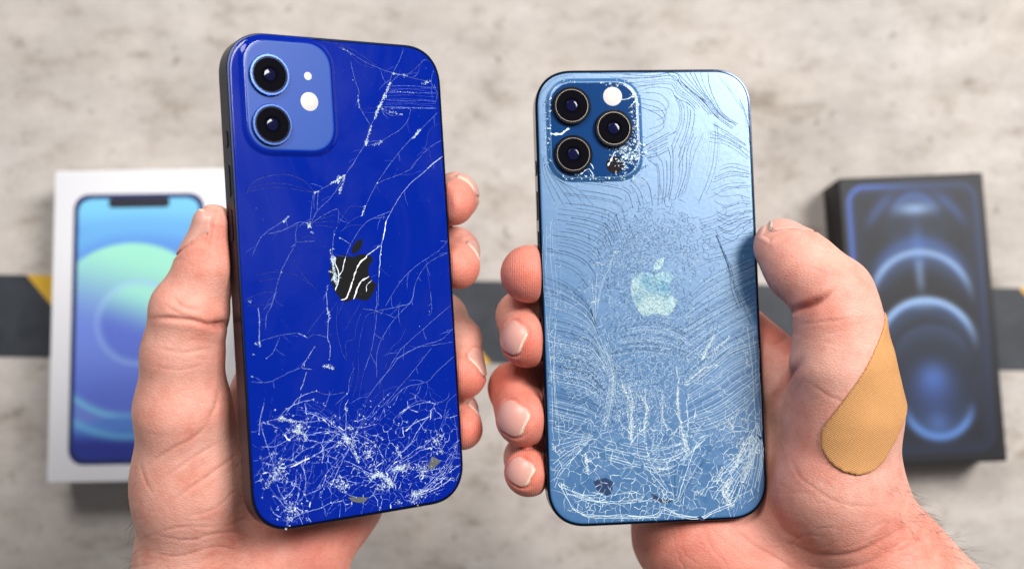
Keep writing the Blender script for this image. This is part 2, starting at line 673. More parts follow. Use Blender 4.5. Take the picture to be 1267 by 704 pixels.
# --- crack drawing ----------------------------------------------------------
class Cracks:
    """thin crack slivers of glass, collected into one mesh"""
    def __init__(self):
        self.V, self.F, self.C = [], [], []

    def ribbon(self, pts, w, col, z=0.05, taper=True, ragged=0.35):
        pts = np.asarray(pts, float)
        pts = pts[[inside_rr(p, 0.75) for p in pts]]      # cracks end at the frame
        n = len(pts)
        if n < 3:
            return
        d = np.gradient(pts, axis=0)
        d /= np.linalg.norm(d, axis=1)[:, None] + 1e-9
        nr = np.stack([-d[:, 1], d[:, 0]], 1)
        ww = w * (1 + ragged * RNG.standard_normal(n)).clip(0.3, 2.2) / 2
        if taper:
            ww = ww * np.minimum(1, np.minimum(np.arange(n) + 0.6, n - np.arange(n) - 0.4) / 2.0)
        i0 = len(self.V)
        zz = z + RNG.uniform(0, 0.03)
        for p, q, a in zip(pts, nr, ww):
            self.V.append((*(p + q * a) * MM, zz * MM))
            self.V.append((*(p - q * a) * MM, (zz - 0.01) * MM))
        for i in range(n - 1):
            a = i0 + 2 * i
            self.F.append((a, a + 1, a + 3, a + 2))
            self.C.append(col)

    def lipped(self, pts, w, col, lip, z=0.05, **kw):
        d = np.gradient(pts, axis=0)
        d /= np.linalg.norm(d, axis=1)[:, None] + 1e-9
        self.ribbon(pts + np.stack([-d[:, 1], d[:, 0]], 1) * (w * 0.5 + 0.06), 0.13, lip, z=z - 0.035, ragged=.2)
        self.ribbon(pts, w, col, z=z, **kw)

    def band(self, pts, width, per_mm, r, col):
        c = wobble(resample(pts, 0.2), 0.03)
        for p in c:
            for _ in range(RNG.poisson(per_mm * 0.2)):
                self.flake(p + RNG.standard_normal(2) * width * 0.5, r * RNG.uniform(.35, 1.3), tuple(np.array(col) * RNG.uniform(.65, 1)))

    def flake(self, c, r, col, z=0.08):
        k = RNG.integers(3, 6)
        a = np.sort(RNG.uniform(0, 2 * np.pi, k))
        st = RNG.uniform(0.35, 1.0)
        th = RNG.uniform(0, np.pi)
        ca, sa = math.cos(th), math.sin(th)
        i0 = len(self.V)
        for t in a:
            x, y = math.cos(t) * r, math.sin(t) * r * st
            self.V.append(((c[0] + x * ca - y * sa) * MM, (c[1] + x * sa + y * ca) * MM, (z + RNG.uniform(0, 0.12)) * MM))
        self.F.append(tuple(range(i0, i0 + k)))
        self.C.append(col)

    def clump(self, c, spread, n, r, col, dirv=None, aspect=1.0):
        # chips gather in a few uneven heaps rather than a round spot
        hubs = RNG.standard_normal((1 + n // 14, 2)) * spread * 1.1
        own = RNG.uniform(0, np.pi)
        own = np.array([math.cos(own), math.sin(own)])
        for _ in range(n):
            q = RNG.standard_normal(2) * spread * 0.5 + hubs[RNG.integers(len(hubs))]
            if dirv is None:
                q = q + own * RNG.standard_normal() * spread * 0.7
            if dirv is not None:
                u = np.array(dirv) / np.linalg.norm(dirv)
                q = u * q[0] * aspect + np.array([-u[1], u[0]]) * q[1]
            self.flake(np.asarray(c) + q, r * RNG.uniform(0.3, 1.3), tuple(np.array(col) * RNG.uniform(0.7, 1.0)))

    def build(self, name, mat, parent):
        me = mesh(name, self.V, self.F)
        at = me.color_attributes.new('tint', 'FLOAT_COLOR', 'CORNER')
        cols = []
        for f, c in zip(self.F, self.C):
            cols += [(*c, 1)] * len(f)
        at.data.foreach_set('color', np.array(cols, np.float32).ravel())
        o = link(name, me, mat, parent)
        o['kind'] = 'stuff'
        return o


def resample(pts, step):
    pts = np.asarray(pts, float)
    # Catmull-Rom through the traced points, then even spacing
    P = np.vstack([2 * pts[0] - pts[1], pts, 2 * pts[-1] - pts[-2]])
    out = []
    for i in range(1, len(P) - 2):
        for t in np.linspace(0, 1, 8, endpoint=False):
            a, b, c, d = P[i - 1:i + 3]
            out.append(0.5 * (2 * b + (c - a) * t + (2 * a - 5 * b + 4 * c - d) * t * t + (3 * b - a - 3 * c + d) * t ** 3))
    out.append(pts[-1])
    out = np.array(out)
    s = np.r_[0, np.cumsum(np.linalg.norm(np.diff(out, axis=0), axis=1))]
    n = max(2, int(s[-1] / step) + 1)
    q = np.linspace(0, s[-1], n)
    return np.stack([np.interp(q, s, out[:, 0]), np.interp(q, s, out[:, 1])], 1)


def wobble(pts, amp, smooth=3):
    n = len(pts)
    r = RNG.standard_normal((n + 2 * smooth, 2)) * amp
    k = np.ones(smooth) / math.sqrt(smooth)
    r = np.stack([np.convolve(r[:, i], k, 'valid')[:n] for i in range(2)], 1)
    r[0] *= 0.2
    r[-1] *= 0.2
    return pts + r


def family(A, B, n, step=0.7):
    """n curves blended from A to B (mm)"""
    m = 40
    def norm(c):
        c = resample(c, 0.3)
        s = np.linspace(0, len(c) - 1, m)
        return np.stack([np.interp(s, np.arange(len(c)), c[:, i]) for i in range(2)], 1)
    a, b = norm(A), norm(B)
    out = []
    for k in range(n):
        t = (k + RNG.uniform(-0.3, 0.3)) / max(1, n - 1)
        out.append(resample(a * (1 - t) + b * t, step))
    return out


def voronoi_cells(seeds, bound, near=22):
    """clipped Voronoi cells: list of (polygon, edge neighbours)"""
    S = np.asarray(seeds)
    D = ((S[:, None] - S[None]) ** 2).sum(-1) if len(S) < 6000 else None
    cells = []
    for i, s in enumerate(S):
        order = np.argpartition(D[i], min(near, len(S) - 1))[:near + 1]
        order = order[np.argsort(D[i][order])][1:]
        poly = [tuple(p) for p in bound]
        nb = [-1] * len(poly)
        for j in order:
            q = S[j]
            nx, ny = q[0] - s[0], q[1] - s[1]
            c = (nx * (q[0] + s[0]) + ny * (q[1] + s[1])) / 2
            vals = [nx * p[0] + ny * p[1] - c for p in poly]
            if max(vals) <= 0:
                continue
            np_, nn = [], []
            L = len(poly)
            for k in range(L):
                k2 = (k + 1) % L
                a, b, va, vb = poly[k], poly[k2], vals[k], vals[k2]
                if va <= 0:
                    np_.append(a)
                    nn.append(nb[k])
                    if vb > 0:
                        t = va / (va - vb)
                        np_.append((a[0] + (b[0] - a[0]) * t, a[1] + (b[1] - a[1]) * t))
                        nn.append(j)
                elif vb <= 0:
                    t = va / (va - vb)
                    np_.append((a[0] + (b[0] - a[0]) * t, a[1] + (b[1] - a[1]) * t))
                    nn.append(nb[k])
            poly, nb = np_, nn
            if len(poly) < 3:
                break
        cells.append((poly, nb))
    return cells


def inside_rr(p, inset, W=PW, H=PH, r=PR):
    qx, qy = abs(p[0]) - (W / 2 - r), abs(p[1]) - (H / 2 - r)
    sd = math.hypot(max(qx, 0), max(qy, 0)) + min(max(qx, qy), 0) - r
    return sd < -inset


def shards(parent, mat, cells, keep, z, tilt, gap=0.05):
    """each cell a loose piece of glass of its own, slightly tipped"""
    k = 0
    for poly, nb in cells:
        if len(poly) < 3:
            continue
        P = np.array(poly)
        c = P.mean(0)
        if not keep(P, c):
            continue
        P = c + (P - c) * (1 - gap / max(0.3, np.linalg.norm(P - c, axis=1).mean()))
        g = RNG.standard_normal(2) * math.tan(R(tilt))
        n = len(P)
        rel = P - c
        top = z + np.clip(rel @ g, -0.09, 0.09)
        V = [(x * MM, y * MM, -0.3 * MM) for x, y in rel] + [(x * MM, y * MM, h * MM) for (x, y), h in zip(rel, top)]
        Fc = [tuple(range(n - 1, -1, -1)), tuple(range(n, 2 * n))] + [(i, (i + 1) % n, n + (i + 1) % n, n + i) for i in range(n)]
        o = link('glass_shard', mesh('glass_shard', V, Fc), mat, parent)
        o.location = (c[0] * MM, c[1] * MM, 0)
        k += 1
        if k >= 280:
            break
    return k


def phone_body(root, frame_mat, edge_mat, screen_mat, glass, rim_mat):
    c = 0.35
    V, Fc = rr_loft(PW, PH, PR, [(0.9, -PT + 0.02), (c, -PT + 0.03), (0, -PT + c), (0, -c), (c * 0.5, -0.1), (0.62, -0.04), (0.7, -0.35), (1.2, -0.36)], n=14, close_top=False)
    fr = smooth_by_angle(link('frame', mesh('frame', V, Fc), frame_mat, root), 25)
    V, Fc = rr_loft(PW - 1.5, PH - 1.5, PR - 0.75, [(0, -0.5), (0, -0.22), (0.10, -0.08), (0.3, -0.015), (0.55, 0.0), (1.1, 0.0)], n=14)
    gl = smooth_by_angle(link('back_glass', mesh('back_glass', V, Fc), glass, root), 50)
    V, Fc = rr_loft(PW - 1.8, PH - 1.8, PR - 0.9, [(0.5, -PT - 0.02), (0, -PT + 0.10), (0, -PT + 0.4)], n=12)
    link('screen', mesh('screen', V, Fc), screen_mat, root)
    return fr, gl


def side_button(root, mat, name, side, y0, y1):
    V, Fc = rr_loft(y1 - y0, 2.6, 1.25, [(0.0, -0.3), (0.0, 0.14), (0.12, 0.24)], n=5)
    b = link(name, mesh(name, V, Fc), mat, root)
    b.location = (side * PW / 2 * MM, (y0 + y1) / 2 * MM, -PT / 2 * MM)
    b.rotation_euler = (Matrix.Rotation(R(90 * side), 4, 'Y') @ Matrix.Rotation(R(90), 4, 'Z')).to_euler()
    return b


lens_black = simple('lens_black', (0.003, 0.003, 0.005), 0.05, spec=0.22, coat=0.0)
lens_inner = simple('lens_inner', (0.002, 0.002, 0.004), 0.75, spec=0.02)
lens_coat = simple('lens_coating', (0.004, 0.005, 0.03), 0.06, spec=0.35)
flash_mat = simple('flash_diffuser', (0.56, 0.545, 0.53), 0.4, noise=0.1, nscale=2500)
flash_core = simple('flash_phosphor', (0.74, 0.68, 0.52), 0.45)
dark_screen = simple('dark_screen', (0.006, 0.006, 0.007), 0.08)


def lens(root, c, z0, r, h, ring_mat, rim_mat, rim=0.35):
    """camera lens: raised metal ring, bright rim, black glass over stepped barrel"""
    prof = [(r, z0 - 0.3), (r, z0 + h - 0.25), (r - 0.2, z0 + h), (r - 0.75, z0 + h), (r - 0.85, z0 + h - 0.12)]
    V, Fc = lathe(prof, 56, cap0=True, cap1=False)
    t = smooth_by_angle(link('lens', mesh('lens', V, Fc), ring_mat, root), 30)
    t.location = (c[0] * MM, c[1] * MM, 0)
    ri = r - 0.86
    V, Fc = lathe([(ri, z0 + h - 0.2), (ri - 0.02, z0 + h - 0.06), (ri - rim, z0 + h - 0.06), (ri - rim - 0.03, z0 + h - 0.2)], 56, cap0=False, cap1=False)
    smooth_by_angle(link('rim', mesh('rim', V, Fc), rim_mat, t), 30)
    rg = ri - rim
    V, Fc = lathe([(rg, z0 + h - 0.25), (rg, z0 + h - 0.14), (rg * 0.53, z0 + h - 0.12)], 48, cap0=False, cap1=False)
    smooth_by_angle(link('glass_ring', mesh('glass_ring', V, Fc), lens_black, t), 50)
    V, Fc = lathe([(rg * 0.53, z0 + h - 0.13), (rg * 0.40, z0 + h - 0.30), (rg * 0.38, z0 + h - 0.30)], 40, cap0=False, cap1=False)
    link('barrel', mesh('barrel', V, Fc), lens_inner, t, True)
    rr = rg * 0.385
    V, Fc = lathe([(rr, z0 + h - 0.30), (rr * 0.85, z0 + h - 0.25), (rr * 0.5, z0 + h - 0.20), (rr * 0.12, z0 + h - 0.18)], 32, cap0=True)
    link('front_element', mesh('front_element', V, Fc), lens_coat, t, True)
    return t


def flash(root, c, z0, r):
    V, Fc = lathe([(r, z0 - 0.2), (r, z0 + 0.02), (r * 0.93, z0 + 0.06), (0.05, z0 + 0.09)], 40)
    t = smooth_by_angle(link('flash', mesh('flash', V, Fc), flash_mat, root), 40)
    t.location = (c[0] * MM, c[1] * MM, 0)
    V, Fc = rr_loft(r * 0.85, r * 0.85, r * 0.2, [(0, z0 + 0.07), (0.05, z0 + 0.115)], n=3)
    link('led', mesh('led', V, Fc), flash_core, t)
    return t


def T(tile, pts):
    ox, oy = tile
    return [(ox + x / 3.9125, oy + y / 3.9125) for x, y in pts]


WHITE = (0.72, 0.87, 0.94)
DARK = (0.016, 0.035, 0.075)

# ---- the deep blue phone ---------------------------------------------------
P = POSE_L
blue_phone = thing('smartphone', 'deep blue phone with two lenses and a crushed lower end, in the left hand', 'phone',
                   P.M @ Matrix.Translation((0, 0, -PT / 2 * MM)), 'cracked phones held side by side')

blue_frame = simple('blue_anodised_frame', (0.010, 0.015, 0.035), 0.32, metal=0.85)
blue_glass = glass_mat('blue_back_glass', (0.0003, 0.0135, 0.255), 0.05, 0.0, spec=0.22, smudge=0.22)
blue_bump = glass_mat('blue_bump_glass', (0.013, 0.066, 0.34), 0.36, 0.0, spec=0.28)
fr, gl = phone_body(blue_phone, blue_frame, None, dark_screen, blue_glass, None)
gl_blue = gl
side_button(blue_phone, blue_frame, 'mute_switch', -1, 39.5, 44.5)
side_button(blue_phone, blue_frame, 'volume_button', -1, 25, 34.5)
side_button(blue_phone, blue_frame, 'volume_button', -1, 12, 21.5)
side_button(blue_phone, blue_frame, 'side_button', 1, 12, 29)
# camera plateau
q0, q1 = P.loc(302, 120, 0.3), P.loc(412, 120, 0.3)
q2, q3 = P.loc(352, 50, 0.3), P.loc(358, 189, 0.3)
bw, bh = q1[0] - q0[0], q2[1] - q3[1]
bc = ((q0[0] + q1[0]) / 2, (q2[1] + q3[1]) / 2)
V, Fc = rr_loft(bw + 2.6, bh + 2.6, 9.6, [(0, -0.05), (0.35, 0.12), (0.9, 0.52), (1.3, 0.78), (1.7, 0.86), (2.2, 0.86)], n=12, cx=bc[0], cy=bc[1])
plateau = smooth_by_angle(link('camera_plateau', mesh('camera_plateau', V, Fc), blue_glass, blue_phone), 60)
V, Fc = rr_loft(bw - 1.2, bh - 1.2, 8.0, [(0, 0.5), (0, 0.90), (0.15, 0.95), (0.6, 0.95)], n=12, cx=bc[0], cy=bc[1])
smooth_by_angle(link('frosted_panel', mesh('frosted_panel', V, Fc), blue_bump, plateau), 40)
ring_blue = simple('lens_ring_blue', (0.10, 0.18, 0.48), 0.22, metal=1.0)
rim_dark = simple('lens_rim_dark', (0.02, 0.025, 0.05), 0.2, metal=0.6)
for c in ((333.5, 93), (337, 154.5)):
    lens(plateau, P.loc(*c, 1.6), 0.95, 6.25, 1.1, ring_blue, rim_dark)
flash(plateau, P.loc(383, 126, 1.0), 0.93, 2.85)
V, Fc = lathe([(1.25, 0.9), (1.25, 0.99), (1.0, 1.01), (0.9, 0.97), (0.05, 0.97)], 24)
mh = link('microphone_hole', mesh('microphone_hole', V, Fc), flash_mat, plateau)
mh.location = (*(P.loc(381, 94.5, 1.0) * MM), 0)
# emblem
s = 0.795
c0 = P.loc(436, 344)
loops = [np.stack([(lp[:, 0] - 11.55) * s + c0[0], (14.95 - lp[:, 1]) * s + c0[1]], 1) for lp in (bez_outline(APPLE_BODY), bez_outline(APPLE_LEAF))]
emblem_black = simple('emblem_black', (0.008, 0.008, 0.009), 0.6, spec=0.08, noise=0.2, nscale=1500)
link('emblem', prism_mesh('emblem', loops, -0.1, 0.03), emblem_black, blue_phone)

T1, T2, T3, T4 = (260, 30), (280, 200), (290, 360), (290, 490)
lines_L = [
    # (tile, strength, points)
    (T1, 1, [(938, 110), (915, 180), (880, 245), (868, 290), (840, 350), (820, 400), (800, 450), (775, 500), (755, 570), (720, 630), (680, 700)]),
    (T1, 1, [(1100, 430), (1040, 490), (1000, 530), (960, 570), (890, 650), (855, 700)]),
    (T1, 1, [(1125, 560), (1060, 600), (1000, 660), (970, 700)]),
    (T1, 3, [(1125, 640), (1085, 670), (1050, 700)]),
    (T1, 1, [(880, 245), (960, 240), (1020, 190), (1040, 175), (1090, 200), (1100, 230)]),
    (T1, 1, [(620, 110), (680, 140), (760, 190), (860, 230), (950, 255), (1040, 275), (1060, 290)]),
    (T1, 0, [(540, 80), (640, 110), (720, 190), (800, 215)]),
    (T1, 0, [(600, 85), (700, 130), (800, 200)]),
    (T1, 1, [(680, 180), (700, 270), (720, 330), (715, 380), (740, 430), (775, 490)]),
    (T1, 1, [(820, 400), (900, 405), (970, 405), (1100, 410)]),
    (T1, 1, [(970, 410), (960, 460), (920, 510), (850, 555), (800, 580), (760, 590)]),
    (T1, 1, [(820, 400), (870, 440), (930, 440)]),
    (T1, 0, [(730, 410), (820, 405)]),
    (T1, 1, [(480, 145), (450, 180), (420, 220)]),
    (T1, 1, [(1090, 200), (1070, 280), (1100, 330), (1090, 380)]),
    (T1, 0, [(1110, 480), (1060, 520), (1040, 600), (1000, 640)]),
    (T1, 1, [(868, 290), (920, 240)]),
    (T2, 1, [(620, 0), (580, 60)]),
    (T2, 0, [(90, 155), (150, 90), (280, 60), (370, 90), (430, 150)]),
    (T2, 0, [(100, 120), (180, 75), (300, 65), (380, 100)]),
    (T2, 0, [(90, 155), (160, 115), (250, 105), (340, 120), (425, 150)]),
    (T2, 0, [(100, 150), (200, 125), (300, 130), (420, 150)]),
    (T2, 1, [(510, 105), (450, 140), (425, 150), (415, 200), (405, 280)]),
    (T2, 1, [(575, 65), (545, 120), (500, 180), (440, 240), (410, 300)]),
    (T2, 1, [(445, 140), (440, 240)]),
    (T2, 1, [(400, 310), (470, 260), (540, 230), (540, 300)]),
    (T2, 0, [(400, 300), (480, 270), (530, 255)]),
    (T2, 0, [(410, 300), (480, 290), (530, 290)]),
    (T2, 0, [(410, 310), (470, 310), (520, 320)]),
    (T2, 1, [(400, 300), (350, 295), (280, 330), (200, 350)]),
    (T2, 0, [(400, 310), (340, 310), (250, 345), (190, 350)]),
    (T2, 1, [(310, 260), (270, 290), (190, 345), (160, 380), (125, 455)]),
    (T2, 1, [(345, 300), (335, 360), (335, 400), (300, 460), (265, 535), (235, 640), (215, 700)]),
    (T2, 1, [(340, 390), (430, 385)]),
    (T2, 0, [(340, 380), (400, 360), (435, 380)]),
    (T2, 1, [(520, 330), (520, 360), (515, 420), (515, 450)]),
    (T2, 2, [(545, 365), (600, 400)]),
    (T2, 1, [(800, 0), (760, 60), (730, 105), (690, 180), (670, 230), (655, 260)]),
    (T2, 1, [(730, 105), (880, 45), (920, 0)]),
    (T2, 2, [(1010, 0), (970, 40), (900, 100), (840, 170), (800, 240), (775, 290), (765, 350), (750, 405)]),
    (T2, 4, [(775, 285), (760, 380)]),
    (T2, 3, [(750, 405), (745, 470), (738, 560)]),
    (T2, 1, [(738, 560), (735, 700)]),
    (T2, 3, [(750, 405), (700, 440), (675, 460)]),
    (T2, 1, [(800, 240), (720, 270), (660, 310), (620, 370), (590, 430), (575, 470)]),
    (T2, 0, [(670, 220), (600, 220), (570, 260), (540, 310), (520, 350)]),
    (T2, 0, [(655, 260), (600, 290), (560, 340)]),
    (T2, 0, [(670, 310), (600, 310), (550, 340)]),
    (T2, 1, [(770, 270), (715, 275)]),
    (T2, 4, [(578, 460), (560, 530), (540, 560)]),
    (T2, 5, [(680, 455), (635, 510), (610, 580), (580, 660), (555, 670)]),
    (T2, 5, [(690, 555), (645, 590), (615, 665)]),
    (T2, 4, [(705, 575), (680, 600), (678, 630)]),
    (T2, 4, [(520, 455), (530, 500), (545, 560), (528, 625)]),
    (T2, 1, [(1080, 370), (1030, 430), (940, 490), (880, 540), (830, 600), (770, 700)]),
    (T2, 1, [(1085, 435), (980, 490), (920, 580), (890, 680), (820, 700)]),
    (T2, 0, [(970, 520), (985, 600), (990, 690)]),
    (T2, 0, [(140, 550), (220, 535), (265, 535), (330, 545), (400, 590), (435, 620)]),
    (T2, 0, [(150, 580), (260, 560)]),
    (T2, 0, [(75, 680), (120, 655), (200, 630), (240, 640)]),
    (T2, 0, [(330, 480), (380, 560), (430, 610)]),
    (T2, 0, [(735, 545), (700, 560)]),
    (T3, 1, [(205, 0), (180, 70), (155, 120), (150, 185)]),
    (T3, 2, [(115, 80), (120, 150), (120, 260)]),
    (T3, 0, [(60, 70), (190, 65)]),
    (T3, 1, [(100, 250), (220, 215), (310, 205), (350, 225), (390, 210), (450, 225)]),
    (T3, 2, [(310, 205), (352, 225)]),
    (T3, 0, [(450, 80), (400, 140), (350, 210)]),
    (T3, 2, [(445, 0), (450, 90), (458, 130), (450, 220), (465, 260), (460, 330)]),
    (T3, 0, [(500, 50), (460, 110), (445, 180)]),
    (T3, 1, [(220, 225), (185, 300), (155, 325)]),
    (T3, 2, [(390, 268), (350, 330), (325, 370), (380, 378)]),
    (T3, 1, [(325, 370), (250, 400), (170, 440), (80, 440)]),
    (T3, 2, [(350, 390), (335, 440), (320, 480)]),
    (T3, 0, [(500, 60), (495, 180), (520, 290), (545, 340)]),
    (T3, 0, [(530, 50), (500, 120)]),
    (T3, 0, [(610, 60), (570, 130), (535, 190)]),
    (T3, 0, [(620, 90), (590, 170), (580, 230), (540, 250), (545, 330)]),
    (T3, 0, [(690, 100), (640, 120), (615, 200), (600, 300)]),
    (T3, 1, [(690, 100), (680, 190), (660, 300), (630, 380)]),
    (T3, 1, [(690, 0), (688, 100)]),
    (T3, 1, [(620, 85), (690, 98), (780, 130)]),
    (T3, 1, [(870, 0), (855, 55), (800, 75), (700, 95)]),
    (T3, 1, [(855, 55), (780, 130), (720, 220), (690, 300), (690, 420)]),
    (T3, 0, [(830, 180), (800, 240), (750, 290), (730, 380)]),
    (T3, 1, [(1060, 60), (1010, 100), (880, 215), (800, 290), (740, 390), (700, 450)]),
    (T3, 1, [(1060, 180), (1000, 235), (890, 270), (820, 310), (780, 330)]),
    (T3, 1, [(1065, 245), (960, 262), (880, 275), (800, 320), (750, 380), (700, 440), (640, 520)]),
    (T3, 1, [(955, 275), (880, 370), (800, 465), (740, 540), (700, 620)]),
    (T3, 1, [(1065, 315), (990, 380), (930, 440), (830, 465), (760, 530), (720, 590)]),
    (T3, 1, [(1040, 490), (1030, 520), (980, 545), (940, 600), (870, 700)]),
    (T3, 1, [(980, 545), (900, 530), (840, 560), (785, 610)]),
    (T3, 1, [(580, 370), (555, 440), (550, 490), (490, 550)]),
    (T3, 0, [(690, 430), (720, 470), (720, 560)]),
    (T3, 0, [(570, 330), (575, 400), (560, 470)]),
    (T3, 0, [(600, 320), (600, 420), (570, 520)]),
    (T3, 0, [(650, 320), (620, 420), (600, 540)]),
    (T3, 1, [(950, 0), (955, 90), (940, 120)]),
    (T3, 2, [(400, 485), (320, 510), (250, 590)]),
    (T3, 1, [(400, 485), (450, 500), (540, 490)]),
    (T3, 2, [(145, 540), (125, 620), (120, 690)]),
    (T3, 3, [(945, 605), (870, 640), (830, 680)]),
    (T4, 2, [(110, 140), (210, 110), (290, 120), (350, 125), (440, 115)]),
    (T4, 2, [(210, 110), (270, 50), (390, 10)]),
    (T4, 2, [(250, 185), (320, 150), (340, 210)]),
    (T4, 2, [(130, 245), (200, 240), (260, 210), (330, 170)]),
    (T4, 2, [(250, 340), (330, 310), (400, 280), (470, 210), (520, 170), (560, 150)]),
    (T4, 5, [(270, 342), (330, 315), (385, 287)]),
    (T4, 2, [(350, 210), (420, 230), (430, 290), (380, 290)]),
    (T4, 2, [(440, 290), (480, 240), (540, 200)]),
    (T4, 2, [(540, 60), (540, 130), (540, 220)]),
    (T4, 2, [(540, 150), (620, 150), (690, 135)]),
    (T4, 2, [(530, 210), (570, 270), (600, 320)]),
    (T4, 2, [(590, 180), (680, 230), (720, 300)]),
    (T4, 2, [(520, 190), (460, 170), (380, 180)]),
    (T4, 2, [(470, 430), (500, 360), (530, 300), (560, 240)]),
    (T4, 2, [(460, 350), (440, 400), (470, 430)]),
    (T4, 2, [(330, 330), (345, 400), (340, 470)]),
    (T4, 2, [(300, 370), (290, 440), (250, 490)]),
    (T4, 2, [(130, 320), (200, 330), (250, 300)]),
    (T4, 2, [(340, 480), (420, 440), (450, 360)]),
    (T4, 2, [(190, 470), (250, 540), (300, 560), (330, 620)]),
    (T4, 2, [(240, 640), (270, 600), (320, 570), (420, 540), (460, 520), (550, 500)]),
    (T4, 2, [(520, 440), (560, 480), (650, 490), (690, 440)]),
    (T4, 2, [(780, 290), (850, 230), (900, 150), (945, 95)]),
    (T4, 4, [(825, 170), (850, 155)]),
    (T4, 2, [(790, 110), (840, 60), (920, 30), (985, 40)]),
    (T4, 1, [(1040, 60), (1010, 120), (980, 200)]),
    (T4, 1, [(1060, 80), (1080, 200), (1075, 300)]),
    (T4, 2, [(900, 370), (990, 350), (1070, 340), (1095, 330)]),
    (T4, 2, [(900, 380), (960, 390), (1060, 405), (1090, 370)]),
]
ck = Cracks()
WL = [0.06, 0.075, 0.10, 0.14, 0.24, 0.36]
CL = [(0.06, 0.10, 0.55), (0.16, 0.24, 0.72), (0.38, 0.48, 0.88), (0.66, 0.76, 0.95), (0.82, 0.9, 0.95), (0.85, 0.88, 0.88)]
for tile, st, pts in lines_L:
    q = P.locs(T(tile, pts), 0.05)
    c = wobble(resample(q, 0.55), 0.035 + 0.01 * st)
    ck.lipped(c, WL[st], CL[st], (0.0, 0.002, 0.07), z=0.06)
    if 1 <= st <= 3:
        for _ in range(int(len(c) / 14)):
            j = RNG.integers(1, len(c) - 1)
            d_ = c[j] - c[j - 1]
            a_ = math.atan2(d_[1], d_[0]) + RNG.choice([-1, 1]) * RNG.uniform(.35, 1.1)
            L_ = RNG.uniform(1.5, 6)
            tt_ = np.linspace(0, L_, 8)
            br = c[j] + np.stack([np.cos(a_ + tt_ * .06), np.sin(a_ + tt_ * .06)], 1) * tt_[:, None]
            if all(inside_rr(p_, 1) for p_ in br):
                ck.ribbon(wobble(br, .04), WL[0], CL[int(RNG.integers(0, 2))])
    # side chips along the stronger lines
    if st >= 2:
        for p in c:
            if RNG.random() < 0.16:
                ck.flake(p + RNG.standard_normal(2) * 0.12, RNG.uniform(0.1, 0.3), CL[min(5, st + 1)])
# parallel scratches at the upper right
for k in range(10):
    y = 298 + k * 12 + RNG.uniform(-4, 4)
    q = P.locs(T(T1, [(868 - k * 3, y), (960, y + RNG.uniform(-6, 6)), (1030, y + 3), (1095, y + RNG.uniform(0, 14))]), 0.05)
    ck.ribbon(wobble(resample(q, 0.5), 0.06), 0.08, CL[0] if k % 3 else CL[1])
